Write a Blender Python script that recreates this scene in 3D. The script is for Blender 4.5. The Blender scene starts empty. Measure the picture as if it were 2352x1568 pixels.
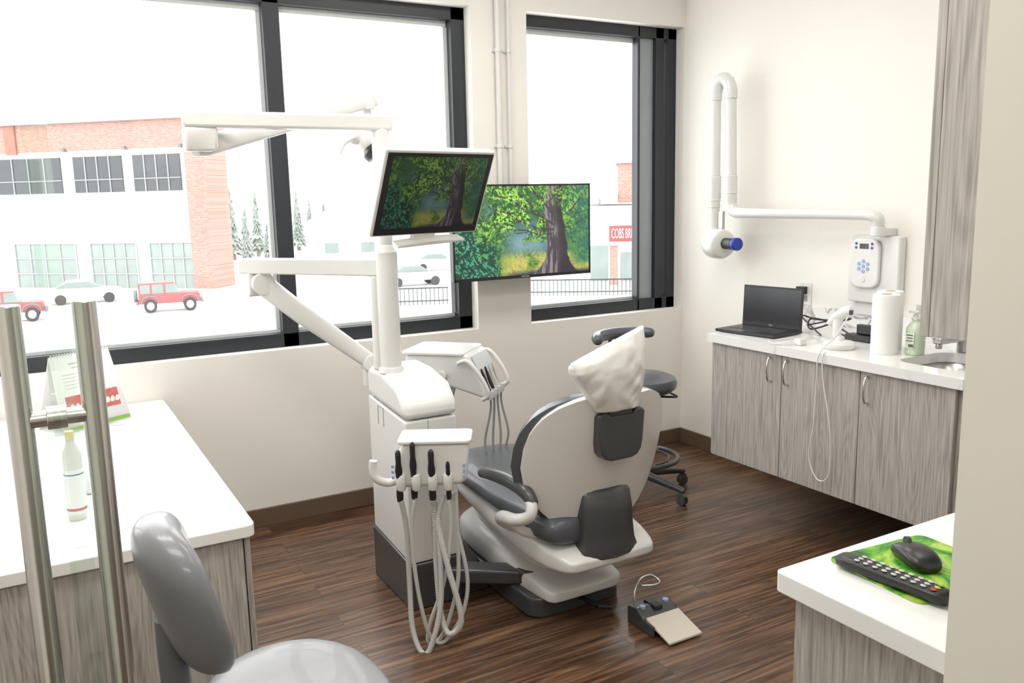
import bpy, bmesh, math, random
import numpy as np
from mathutils import Vector, Matrix, Euler, noise
random.seed(3)
COL=bpy.context.scene.collection

# ------------------------------------------------------------ materials
MATS={}
def nt(name):
    m=bpy.data.materials.new(name); m.use_nodes=True
    n=m.node_tree.nodes; l=m.node_tree.links
    return m,n,l,n["Principled BSDF"]
def pm(name,col,rough=.4,metal=0,var=.04,scale=12,coat=0,emit=0,bump=0,bscale=200,trans=0):
    if name in MATS: return MATS[name]
    m,n,l,b=nt(name)
    tc=n.new("ShaderNodeTexCoord"); nz=n.new("ShaderNodeTexNoise"); nz.inputs["Scale"].default_value=scale
    nz.inputs["Detail"].default_value=3
    l.new(tc.outputs["Object"],nz.inputs["Vector"])
    mx=n.new("ShaderNodeMix"); mx.data_type='RGBA'
    c0=[max(0,c*(1-var)) for c in col]; c1=[min(1,c*(1+var)) for c in col]
    mx.inputs[6].default_value=(*c0,1); mx.inputs[7].default_value=(*c1,1)
    l.new(nz.outputs["Fac"],mx.inputs[0]); l.new(mx.outputs[2],b.inputs["Base Color"])
    b.inputs["Roughness"].default_value=rough; b.inputs["Metallic"].default_value=metal
    b.inputs["Coat Weight"].default_value=coat
    b.inputs["Transmission Weight"].default_value=trans
    if emit:
        l.new(mx.outputs[2],b.inputs["Emission Color"]); b.inputs["Emission Strength"].default_value=emit
    if bump:
        n2=n.new("ShaderNodeTexNoise"); n2.inputs["Scale"].default_value=bscale
        l.new(tc.outputs["Object"],n2.inputs["Vector"])
        bp=n.new("ShaderNodeBump"); bp.inputs["Strength"].default_value=bump; bp.inputs["Distance"].default_value=.002
        l.new(n2.outputs["Fac"],bp.inputs["Height"]); l.new(bp.outputs[0],b.inputs["Normal"])
    MATS[name]=m; return m
def ramp(n,stops):
    r=n.new("ShaderNodeValToRGB"); e=r.color_ramp.elements
    while len(e)<len(stops): e.new(.5)
    for i,(p,c) in enumerate(stops): e[i].position=p; e[i].color=(*c,1)
    return r
def floor_mat():
    m,n,l,b=nt("dark_wood_planks")
    tc=n.new("ShaderNodeTexCoord")
    br=n.new("ShaderNodeTexBrick"); br.offset=.37; br.inputs["Scale"].default_value=1
    br.inputs["Brick Width"].default_value=1.35; br.inputs["Row Height"].default_value=.135
    br.inputs["Mortar Size"].default_value=.0009; br.inputs["Color1"].default_value=(0,0,0,1); br.inputs["Color2"].default_value=(1,1,1,1)
    br.inputs["Mortar"].default_value=(.5,.5,.5,1)
    l.new(tc.outputs["Object"],br.inputs["Vector"])
    mp=n.new("ShaderNodeMapping"); mp.inputs["Scale"].default_value=(1.0,19,1)
    l.new(tc.outputs["Object"],mp.inputs["Vector"])
    ad=n.new("ShaderNodeVectorMath"); ad.operation='MULTIPLY_ADD'
    l.new(br.outputs["Color"],ad.inputs[0]); ad.inputs[1].default_value=(7,3,9); l.new(mp.outputs[0],ad.inputs[2])
    nz=n.new("ShaderNodeTexNoise"); nz.inputs["Scale"].default_value=2.2; nz.inputs["Detail"].default_value=9; nz.inputs["Distortion"].default_value=1.3
    l.new(ad.outputs[0],nz.inputs["Vector"])
    r=ramp(n,[(.28,(.028,.013,.007)),(.44,(.076,.039,.022)),(.57,(.145,.079,.045)),(.74,(.25,.15,.09))])
    l.new(nz.outputs["Fac"],r.inputs[0])
    mx=n.new("ShaderNodeMix"); mx.data_type='RGBA'; mx.blend_type='MULTIPLY'; mx.inputs[0].default_value=1
    r2=ramp(n,[(0,(.74,.74,.74)),(1,(1.14,1.1,1.06))]); l.new(br.outputs["Color"],r2.inputs[0])
    l.new(r.outputs[0],mx.inputs[6]); l.new(r2.outputs[0],mx.inputs[7])
    m2=n.new("ShaderNodeMix"); m2.data_type='RGBA'; l.new(br.outputs["Fac"],m2.inputs[0]); l.new(mx.outputs[2],m2.inputs[6]); m2.inputs[7].default_value=(.012,.007,.004,1)
    l.new(m2.outputs[2],b.inputs["Base Color"])
    b.inputs["Roughness"].default_value=.29
    bp=n.new("ShaderNodeBump"); bp.inputs["Strength"].default_value=.12; bp.inputs["Distance"].default_value=.002
    l.new(nz.outputs["Fac"],bp.inputs["Height"]); l.new(bp.outputs[0],b.inputs["Normal"])
    return m
def graywood():
    m,n,l,b=nt("grey_oak_laminate")
    tc=n.new("ShaderNodeTexCoord"); mp=n.new("ShaderNodeMapping"); mp.inputs["Scale"].default_value=(75,75,2.4)
    l.new(tc.outputs["Object"],mp.inputs["Vector"])
    nz=n.new("ShaderNodeTexNoise"); nz.inputs["Scale"].default_value=2.0; nz.inputs["Detail"].default_value=6; nz.inputs["Distortion"].default_value=.6
    l.new(mp.outputs[0],nz.inputs["Vector"])
    mp2=n.new("ShaderNodeMapping"); mp2.inputs["Scale"].default_value=(4.5,4.5,.55); l.new(tc.outputs["Object"],mp2.inputs["Vector"])
    wv=n.new("ShaderNodeTexNoise"); wv.inputs["Scale"].default_value=1.6; wv.inputs["Detail"].default_value=1.5; l.new(mp2.outputs[0],wv.inputs["Vector"])
    sn=n.new("ShaderNodeMath"); sn.operation='MULTIPLY'; sn.inputs[1].default_value=170; l.new(wv.outputs["Fac"],sn.inputs[0])
    si=n.new("ShaderNodeMath"); si.operation='SINE'; l.new(sn.outputs[0],si.inputs[0])
    ma=n.new("ShaderNodeMath"); ma.operation='MULTIPLY_ADD'; ma.inputs[1].default_value=.055; l.new(si.outputs[0],ma.inputs[0]); l.new(nz.outputs["Fac"],ma.inputs[2])
    r=ramp(n,[(.30,(.27,.25,.23)),(.48,(.385,.36,.335)),(.60,(.45,.425,.395)),(.8,(.54,.51,.48))])
    l.new(ma.outputs[0],r.inputs[0]); l.new(r.outputs[0],b.inputs["Base Color"]); b.inputs["Roughness"].default_value=.5
    bp=n.new("ShaderNodeBump"); bp.inputs["Strength"].default_value=.12; bp.inputs["Distance"].default_value=.001
    l.new(ma.outputs[0],bp.inputs["Height"]); l.new(bp.outputs[0],b.inputs["Normal"])
    return m
def quartz(name="white_quartz",vein=(.55,.57,.64),lo=.50,hi=.66,sc=1.5,w=.008):
    m,n,l,b=nt(name)
    tc=n.new("ShaderNodeTexCoord")
    nz=n.new("ShaderNodeTexNoise"); nz.inputs["Scale"].default_value=sc; nz.inputs["Detail"].default_value=6; nz.inputs["Distortion"].default_value=1.0
    l.new(tc.outputs["Object"],nz.inputs["Vector"])
    s=n.new("ShaderNodeMath"); s.operation='SUBTRACT'; s.inputs[1].default_value=.5; l.new(nz.outputs["Fac"],s.inputs[0])
    a=n.new("ShaderNodeMath"); a.operation='ABSOLUTE'; l.new(s.outputs[0],a.inputs[0])
    n2=n.new("ShaderNodeTexNoise"); n2.inputs["Scale"].default_value=3.3; l.new(tc.outputs["Object"],n2.inputs["Vector"])
    r2=ramp(n,[(lo,(0,0,0)),(hi,(1,1,1))]); l.new(n2.outputs["Fac"],r2.inputs[0])
    r=ramp(n,[(0,(.9,.9,.9)),(w*.4,(.5,.5,.5)),(w,(0,0,0))]); l.new(a.outputs[0],r.inputs[0])
    mu=n.new("ShaderNodeMath"); mu.operation='MULTIPLY'; l.new(r.outputs[0],mu.inputs[0]); l.new(r2.outputs[0],mu.inputs[1])
    mx=n.new("ShaderNodeMix"); mx.data_type='RGBA'; mx.inputs[6].default_value=(.82,.82,.81,1); mx.inputs[7].default_value=(*vein,1)
    l.new(mu.outputs[0],mx.inputs[0]); l.new(mx.outputs[2],b.inputs["Base Color"]); b.inputs["Roughness"].default_value=.12
    return m
def glassm(name,tint=(1,1,1),fac=.07,rough=0.02):
    m=bpy.data.materials.new(name); m.use_nodes=True; n=m.node_tree.nodes; l=m.node_tree.links; n.clear()
    o=n.new("ShaderNodeOutputMaterial"); t=n.new("ShaderNodeBsdfTransparent"); t.inputs[0].default_value=(*tint,1)
    g=n.new("ShaderNodeBsdfGlossy"); g.inputs["Roughness"].default_value=rough; mx=n.new("ShaderNodeMixShader")
    mx.inputs[0].default_value=fac
    l.new(t.outputs[0],mx.inputs[1]); l.new(g.outputs[0],mx.inputs[2]); l.new(mx.outputs[0],o.inputs[0]); return m
def screenm(name,strength):
    m,n,l,b=nt(name)
    at=n.new("ShaderNodeVertexColor"); at.layer_name="Col"
    b.inputs["Base Color"].default_value=(.01,.01,.01,1); b.inputs["Roughness"].default_value=.25
    l.new(at.outputs[0],b.inputs["Emission Color"]); b.inputs["Emission Strength"].default_value=strength
    return m
def brickm(name,c1,c2):
    m,n,l,b=nt(name); tc=n.new("ShaderNodeTexCoord"); mp=n.new("ShaderNodeMapping"); mp.inputs["Rotation"].default_value=(math.pi/2,0,0)
    l.new(tc.outputs["Object"],mp.inputs[0]); br=n.new("ShaderNodeTexBrick"); br.inputs["Scale"].default_value=2
    br.inputs["Color1"].default_value=(*c1,1); br.inputs["Color2"].default_value=(*c2,1); br.inputs["Mortar"].default_value=(.34,.28,.25,1)
    l.new(mp.outputs[0],br.inputs[0]); l.new(br.outputs[0],b.inputs["Base Color"]); b.inputs["Roughness"].default_value=.9
    return m
M_wall=pm("warm_white_paint",(.83,.805,.755),.75,var=.012,scale=3,bump=.05)
M_jamb=pm("beige_paint",(.80,.76,.68),.7,var=.02,scale=4,bump=.05)
M_ceil=pm("ceiling_white",(.85,.85,.84),.9,var=.01)
M_floor=floor_mat(); M_gw=graywood(); M_q=quartz(); 
M_base=pm("brown_baseboard",(.135,.090,.058),.5,var=.06)
M_frame=pm("charcoal_aluminium",(.020,.024,.030),.4,var=.05)
M_alu=pm("pale_aluminium",(.62,.65,.66),.4,var=.03)
M_alug=pm("mid_grey_aluminium",(.32,.35,.37),.4,var=.03)
M_glass=glassm("window_glass",(1,1,1),.05)
M_dglass=glassm("door_glass",(.93,.98,.95),.10)
M_wp=pm("white_gloss_plastic",(.72,.72,.705),.25,var=.012,coat=.2)
M_wm=pm("white_enamel",(.72,.72,.705),.3,var=.012)
M_shell=pm("pearl_shell_plastic",(.74,.725,.70),.24,var=.012,coat=.3)
M_dk=pm("dark_grey_plastic",(.055,.058,.062),.32,var=.05,coat=.2)
M_bk=pm("black_plastic",(.014,.014,.015),.35,var=.1)
M_up=pm("slate_vinyl",(.082,.090,.106),.36,var=.05,coat=.15,bump=.05,bscale=500)
M_up2=pm("slate_vinyl_light",(.175,.182,.20),.36,var=.03,coat=.2,bump=.04,bscale=500)
M_up3=pm("pale_grey_vinyl",(.235,.238,.252),.38,var=.03,coat=.12,bump=.04,bscale=500)
M_upd=pm("grey_vinyl_dark",(.11,.115,.125),.4,var=.04)
M_met=pm("brushed_steel",(.62,.61,.59),.26,metal=1,var=.05,scale=40)
M_chr=pm("chrome",(.75,.75,.75),.12,metal=1,var=.02)
M_tap=pm("dark_chrome_tap",(.42,.42,.43),.18,metal=1,var=.04)
M_hose=pm("pale_grey_hose",(.53,.53,.51),.5,var=.03)
M_hosed=pm("grey_hose",(.30,.31,.31),.5,var=.03)
M_paper=pm("paper_tissue",(.84,.84,.83),.9,var=.02,bump=.3,bscale=90)
M_cover=pm("headrest_paper_cover",(.82,.815,.79),.5,var=.02,bump=.4,bscale=32)
M_blue=pm("blue_plastic",(.012,.04,.36),.3,var=.05)
M_bluel=pm("pale_blue_pad",(.28,.42,.68),.4,var=.05)
M_red=pm("red_print",(.55,.04,.04),.5,var=.1)
M_pink=pm("gum_pink_print",(.50,.13,.12),.5,var=.35,scale=30)
M_green=pm("green_print",(.20,.42,.04),.5,var=.1)
M_soap=pm("pale_green_soap",(.58,.70,.53),.3,var=.04)
M_stainless=pm("stainless",(.6,.6,.6),.3,metal=1,var=.05)
M_beigeplate=pm("beige_plate",(.64,.59,.51),.35,var=.03)
M_foliage=pm("hazed_conifer_needles",(.22,.25,.22),.9,var=.3,scale=3)  # needle green is lightened and greyed: the outdoor haze is in the colour
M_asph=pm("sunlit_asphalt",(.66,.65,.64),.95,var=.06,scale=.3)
M_brick=brickm("red_brick",(.27,.13,.10),(.33,.18,.145))
M_stucco=pm("pale_stucco",(.75,.74,.72),.9,var=.02,scale=1)
M_extglass=pm("dark_window_glass",(.036,.041,.044),.15,var=.3,scale=.8)
M_extglassg=pm("green_window_glass",(.17,.21,.195),.2,var=.3,scale=.8)
M_roof=pm("grey_roof_metal",(.13,.14,.15),.6,var=.05)
M_roofl=pm("light_roof_metal",(.30,.31,.32),.6,var=.05)
M_carred=pm("red_car_paint",(.30,.055,.055),.35,var=.05,coat=.3)
M_carw=pm("white_car_paint",(.7,.72,.74),.3,var=.02,coat=.5)
M_tyre=pm("tyre_rubber",(.04,.04,.04),.8,var=.1)

# ------------------------------------------------------------ mesh primitives (closures on a bmesh)
def box(x0,x1,y0,y1,z0,z1,R=None):
    def f(bm):
        vs=[Vector((x,y,z)) for x in (x0,x1) for y in (y0,y1) for z in (z0,z1)]
        if R is not None:
            c=Vector(((x0+x1)/2,(y0+y1)/2,(z0+z1)/2)); vs=[c+R@(v-c) for v in vs]
        v=[bm.verts.new(p) for p in vs]
        for q in ((0,1,3,2),(4,6,7,5),(0,4,5,1),(2,3,7,6),(0,2,6,4),(1,5,7,3)): bm.faces.new([v[i] for i in q])
    return f
def obox(c,s,R=None): return box(c[0]-s[0]/2,c[0]+s[0]/2,c[1]-s[1]/2,c[1]+s[1]/2,c[2]-s[2]/2,c[2]+s[2]/2,R)
def loft(rings,cap=True,closed=True):
    def f(bm):
        R=[[bm.verts.new(p) for p in r] for r in rings]; n=len(R[0])
        for a,b in zip(R,R[1:]):
            for i in range(n if closed else n-1):
                j=(i+1)%n; bm.faces.new((a[i],a[j],b[j],b[i]))
        if cap: bm.faces.new(R[0][::-1]); bm.faces.new(R[-1])
    return f
def ringz(cx,cy,z,hx,hy,n=28,p=2.0,tilt=0):
    out=[]
    for i in range(n):
        a=2*math.pi*i/n; c,s=math.cos(a),math.sin(a)
        x=hx*math.copysign(abs(c)**(2/p),c); y=hy*math.copysign(abs(s)**(2/p),s)
        out.append(Vector((cx+x,cy+y,z+tilt*x)))
    return out
def frame_ring(o,d,r,n,up=None):
    d=d.normalized(); a=up or (Vector((0,0,1)) if abs(d.z)<.9 else Vector((1,0,0)))
    x=a.cross(d).normalized(); y=d.cross(x)
    return [o+r*(math.cos(2*math.pi*i/n)*x+math.sin(2*math.pi*i/n)*y) for i in range(n)]
def sq_ring(o,d,w,h,n=20,p=4):
    d=d.normalized(); x=Vector((0,0,1)).cross(d).normalized(); y=d.cross(x); out=[]
    for i in range(n):
        a=2*math.pi*i/n; c,s=math.cos(a),math.sin(a)
        out.append(o+w*math.copysign(abs(c)**(2/p),c)*x+h*math.copysign(abs(s)**(2/p),s)*y)
    return out
def cyl(p0,p1,r0,r1=None,n=24):
    p0,p1=Vector(p0),Vector(p1); r1=r0 if r1 is None else r1
    return loft([frame_ring(p0,p1-p0,r0,n),frame_ring(p1,p1-p0,r1,n)])
def lathe(c,prof,n=32):
    c=Vector(c); return loft([[c+Vector((r*math.cos(2*math.pi*i/n),r*math.sin(2*math.pi*i/n),z)) for i in range(n)] for r,z in prof])
def lathed(p0,d,prof,n=24):
    p0=Vector(p0); d=Vector(d).normalized()
    return loft([frame_ring(p0+d*z,d,r,n) for r,z in prof])
def ell(c,s,n=20,R=None):
    def f(bm):
        M=Matrix.Translation(Vector(c))@(R.to_4x4() if R is not None else Matrix.Identity(4))@Matrix.Diagonal((s[0],s[1],s[2],1))
        bmesh.ops.create_uvsphere(bm,u_segments=n,v_segments=n//2+2,radius=1,matrix=M)
    return f
def spline(pts,sm=8,closed=False):
    P=[Vector(p) for p in pts]; out=[]; N=len(P)
    for i in range(N if closed else N-1):
        if closed: a,b,c,d=P[i-1],P[i],P[(i+1)%N],P[(i+2)%N]
        else: a,b,c,d=P[max(i-1,0)],P[i],P[i+1],P[min(i+2,N-1)]
        for k in range(sm):
            t=k/sm; out.append(.5*((2*b)+(c-a)*t+(2*a-5*b+4*c-d)*t*t+(3*b-a-3*c+d)*t**3))
    if not closed: out.append(P[-1])
    return out
def tube(pts,r,n=10,sm=8,rib=0,closed=False,straight=False,ribd=.84):
    S=[Vector(p) for p in pts] if straight else spline(pts,sm,closed)
    if rib:
        L=[0]
        for a,b in zip(S,S[1:]): L.append(L[-1]+(b-a).length)
        N=int(L[-1]/rib); Q=[]; j=0
        for k in range(N+1):
            s=L[-1]*k/N
            while j<len(L)-2 and L[j+1]<s: j+=1
            t=(s-L[j])/max(1e-9,L[j+1]-L[j]); Q.append(S[j].lerp(S[j+1],t))
        S=Q
    N=len(S); T=[]
    for i in range(N):
        if closed: d=S[(i+1)%N]-S[i-1]
        else: d=S[min(i+1,N-1)]-S[max(i-1,0)]
        T.append(d.normalized())
    x=T[0].orthogonal().normalized(); rings=[]
    for i in range(N):
        x=(x-T[i]*x.dot(T[i])).normalized(); y=T[i].cross(x)
        if isinstance(r,(list,tuple)):
            q=i/(N-1)*(len(r)-1); k0=min(int(q),len(r)-2); rr=r[k0]+(r[k0+1]-r[k0])*(q-k0)
        else: rr=r
        if rib and i%2: rr*=ribd
        rings.append([S[i]+rr*(math.cos(2*math.pi*k/n)*x+math.sin(2*math.pi*k/n)*y) for k in range(n)])
    if closed: rings.append(rings[0]); return loft(rings,cap=False)
    return loft(rings)
def prism(pts,axis,a0,a1):
    def mk(p,a):
        return Vector((a,p[0],p[1])) if axis=='X' else Vector((p[0],a,p[1])) if axis=='Y' else Vector((p[0],p[1],a))
    return loft([[mk(p,a0) for p in pts],[mk(p,a1) for p in pts]])
def rrect(x0,x1,y0,y1,r,n=5):
    o=[]
    for cx,cy,a0 in ((x1-r,y1-r,0),(x0+r,y1-r,90),(x0+r,y0+r,180),(x1-r,y0+r,270)):
        for k in range(n+1):
            a=math.radians(a0+90*k/n); o.append((cx+r*math.cos(a),cy+r*math.sin(a)))
    return o
def torus(c,R,r,n=36,m=10,ax='Z'):
    c=Vector(c); P=[]
    for i in range(n):
        a=2*math.pi*i/n
        P.append(c+(Vector((R*math.cos(a),R*math.sin(a),0)) if ax=='Z' else Vector((0,R*math.cos(a),R*math.sin(a))) if ax=='X' else Vector((R*math.cos(a),0,R*math.sin(a)))))
    return tube(P,r,n=m,closed=True,sm=1)
def quad(a,b,c,d):
    def f(bm): bm.faces.new([bm.verts.new(Vector(p)) for p in (a,b,c,d)])
    return f

# ------------------------------------------------------------ object helpers
class TH: pass
def finish(name,prims,mat,off,bev=0,bs=3,sub=0,sol=0,ang=40):
    bm=bmesh.new()
    for p in prims: p(bm)
    bmesh.ops.remove_doubles(bm,verts=bm.verts,dist=1e-6)
    bmesh.ops.recalc_face_normals(bm,faces=bm.faces)
    for v in bm.verts: v.co-=off
    me=bpy.data.meshes.new(name); bm.to_mesh(me); bm.free()
    for p in me.polygons: p.use_smooth=True
    try: me.set_sharp_from_angle(angle=math.radians(ang))
    except Exception: pass
    me.materials.append(mat)
    o=bpy.data.objects.new(name,me); COL.objects.link(o)
    if sol:
        s=o.modifiers.new("sol","SOLIDIFY"); s.thickness=sol; s.offset=0
    if bev:
        b=o.modifiers.new("bev","BEVEL"); b.width=bev; b.segments=bs; b.limit_method='ANGLE'; b.angle_limit=math.radians(35)
    if sub:
        s=o.modifiers.new("sub","SUBSURF"); s.levels=sub; s.render_levels=sub
        for e in me.edges: e.use_edge_sharp=False
    return o
def thing(name,label,cat,base,rot=None,group=None):
    e=bpy.data.objects.new(name,None); e.empty_display_size=.1; COL.objects.link(e); e.location=base
    e["label"]=label; e["category"]=cat
    if group: e["group"]=group
    t=TH(); t.o=e; t.base=Vector(base); t.off=Vector(base)
    if rot is not None: e.rotation_euler=rot; t.off=Vector((0,0,0))
    return t
def sthing(name,base):
    e=bpy.data.objects.new(name,None); e.empty_display_size=.1; COL.objects.link(e); e.location=base; e["kind"]="structure"
    t=TH(); t.o=e; t.base=Vector(base); t.off=Vector(base); return t
def part(t,name,mat,prims,parent=None,label=None,**k):
    o=finish(name,prims if isinstance(prims,list) else [prims],mat,t.off,**k)
    o.parent=parent or t.o
    if label: o["label"]=label
    return o
def single(name,label,cat,mat,prims,base,group=None,rot=None,**k):
    off=Vector(base) if rot is None else Vector((0,0,0))
    o=finish(name,prims if isinstance(prims,list) else [prims],mat,off,**k); o.location=base
    if rot is not None: o.rotation_euler=rot
    o["label"]=label; o["category"]=cat
    if group: o["group"]=group
    return o
def struct(name,mat,prims,**k):
    o=finish(name,prims if isinstance(prims,list) else [prims],mat,Vector((0,0,0)),**k); o["kind"]="structure"; return o
def text(t,body,size,loc,rot,mat,parent=None,ext=.001,name="lettering",sx=1):
    c=bpy.data.curves.new("txt","FONT"); c.body=body; c.size=size; c.extrude=ext; c.align_x='CENTER'; c.align_y='CENTER'
    to=bpy.data.objects.new("txt",c); COL.objects.link(to)
    bpy.context.view_layer.update()
    me=bpy.data.meshes.new_from_object(to.evaluated_get(bpy.context.evaluated_depsgraph_get()))
    bpy.data.objects.remove(to)
    R=rot if isinstance(rot,Matrix) else Euler(rot).to_matrix()
    me.transform(Matrix.Translation(Vector(loc)-t.off)@R.to_4x4()@Matrix.Diagonal((sx,1,1,1)))
    me.materials.clear(); me.materials.append(mat)
    o=bpy.data.objects.new(name,me); COL.objects.link(o); o.parent=parent or t.o; return o

# ------------------------------------------------------------ camera
r=Vector((.8687,-.4947,-.0213)); u=Vector((.1007,.1344,.9858)); fw=Vector((.4849,.8586,-.1666))
cam=bpy.data.cameras.new("camera"); cam.lens=29.834; cam.sensor_width=36; cam.clip_start=.05; cam.clip_end=500
co=bpy.data.objects.new("camera",cam); COL.objects.link(co)
Mx=Matrix((( r.x,u.x,-fw.x,-3.6093),(r.y,u.y,-fw.y,-4.1642),(r.z,u.z,-fw.z,1.6),(0,0,0,1)))
co.matrix_world=Mx; bpy.context.scene.camera=co

# ------------------------------------------------------------ room shell
ZC=2.95; RC=.075
struct("floor",M_floor,box(-5.4,.15,-6.4,.2,-.1,0))
struct("ceiling",M_ceil,box(-5.4,.15,-6.4,.2,ZC,ZC+.1))
SZ=.884; TZ=2.60; XL0,XL1=-5.0,-1.468; XR0,XR1=-1.126,-.006
struct("wall_back",M_wall,[box(-5.4,.15,0,.2,0,SZ),box(-5.4,.15,0,.2,TZ,ZC),box(-5.4,XL0,0,.2,SZ,TZ),box(XL1,XR0,0,.2,SZ,TZ),box(XR1,.15,0,.2,SZ,TZ)])
struct("wall_right",M_wall,box(0,.15,-6.4,0,0,ZC))
struct("wall_left",M_wall,box(-5.4,-5.25,-6.4,0,0,ZC))
struct("wall_rear",M_wall,box(-5.25,0,-6.4,-6.25,0,ZC))
struct("wall_front",M_jamb,[box(-2.725,0,-3.77,-3.612,0,ZC),box(-5.25,-3.85,-3.77,-3.612,0,ZC),box(-3.85,-2.725,-3.77,-3.612,2.35,ZC)])
struct("baseboard_back",M_base,box(-3.16,0,-.014,0,0,.094),bev=.003)
struct("baseboard_right",M_base,box(-.014,0,-3.1,-.014,0,.094),bev=.003)

def bar(x0,x1,z0,z1,y0=RC,y1=RC+.1): return box(x0,x1,y0,y1,z0,z1)
w=sthing("window_1",(-3.2,.1,SZ))
part(w,"frame",M_frame,[bar(XL0,XL1,SZ,SZ+.070),bar(XL0,XL1,TZ-.064,TZ),bar(XL1-.080,XL1,SZ,TZ),bar(XL0,XL0+.08,SZ,TZ),bar(-2.535,-2.455,SZ,TZ),bar(-4.35,-4.26,SZ,TZ)],bev=.003)
part(w,"inner_trim",M_alu,[bar(XL0,XL1-.085,SZ+.070,SZ+.086,RC+.05,RC+.09),bar(XL0,XL1-.085,TZ-.093,TZ-.064,RC+.05,RC+.09),bar(XL1-.103,XL1-.080,SZ+.09,TZ-.095,RC+.05,RC+.09),bar(-2.555,-2.535,SZ+.09,TZ-.095,RC+.05,RC+.09),bar(-2.455,-2.44,SZ+.09,TZ-.095,RC+.05,RC+.09)])
part(w,"pane",M_glass,[quad((-4.25,RC+.07,SZ+.08),(-2.55,RC+.07,SZ+.08),(-2.55,RC+.07,TZ-.08),(-4.25,RC+.07,TZ-.08))])
part(w,"pane",M_glass,[quad((-2.45,RC+.07,SZ+.08),(XL1-.09,RC+.07,SZ+.08),(XL1-.09,RC+.07,TZ-.08),(-2.45,RC+.07,TZ-.08))])
w=sthing("window_2",(-.6,.1,SZ))
part(w,"frame",M_frame,[bar(XR0-.06,XR1,SZ,SZ+.070),bar(XR0-.06,XR1,TZ-.064,TZ),bar(XR0-.06,XR0-.03,SZ,TZ),bar(-.302,-.286,SZ,TZ,RC,RC+.06),bar(-.165,-.102,SZ,TZ),bar(-.072,XR1,SZ,TZ)],bev=.003)
part(w,"inner_trim",M_alug,[bar(-.286,-.165,SZ+.070,TZ-.064,RC+.03,RC+.06)])
part(w,"inner_trim",M_alu,[bar(XR0,-.302,TZ-.093,TZ-.064,RC+.05,RC+.09),bar(XR0,-.302,SZ+.070,SZ+.086,RC+.05,RC+.09)])
part(w,"pane",M_glass,[quad((XR0,RC+.07,SZ+.08),(-.302,RC+.07,SZ+.08),(-.302,RC+.07,TZ-.08),(XR0,RC+.07,TZ-.08))])

for X,rad in ((-1.32,.0145),(-1.255,.009)):
    t=thing("wall_pipe","thin white painted vertical pipe clamped to the wall","pipe",(X,-.025,1.25),group="pipes between the windows")
    part(t,"pipe",M_wm,cyl((X,-.022,1.25),(X,-.022,ZC),rad,n=16))
    for z in (2.38,1.88): part(t,"clamp",M_wm,[cyl((X,-.022,z-.010),(X,-.022,z+.010),rad+.004,n=16),box(X-.026,X+.026,-.010,0,z-.007,z+.007)],bev=.002)

d=sthing("door_1",(-3.6,-3.2,0))
part(d,"glass_panel",M_dglass,box(-3.602,-3.592,-3.58,-2.74,.02,2.3),bev=.001)
hd=part(d,"handle",M_met,[cyl((-3.547,-2.8,.45),(-3.547,-2.8,1.468),.0168,n=28)],bev=.002)
hd2=part(d,"handle",M_met,[cyl((-3.643,-2.8,.45),(-3.643,-2.8,1.468),.0168,n=28)],bev=.002)
for z in (1.302,.6):
    part(d,"standoff",M_met,[cyl((-3.643,-2.8,z),(-3.547,-2.8,z),.012,n=20),cyl((-3.610,-2.8,z),(-3.584,-2.8,z),.017,n=20)],parent=hd,bev=.001)

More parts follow.
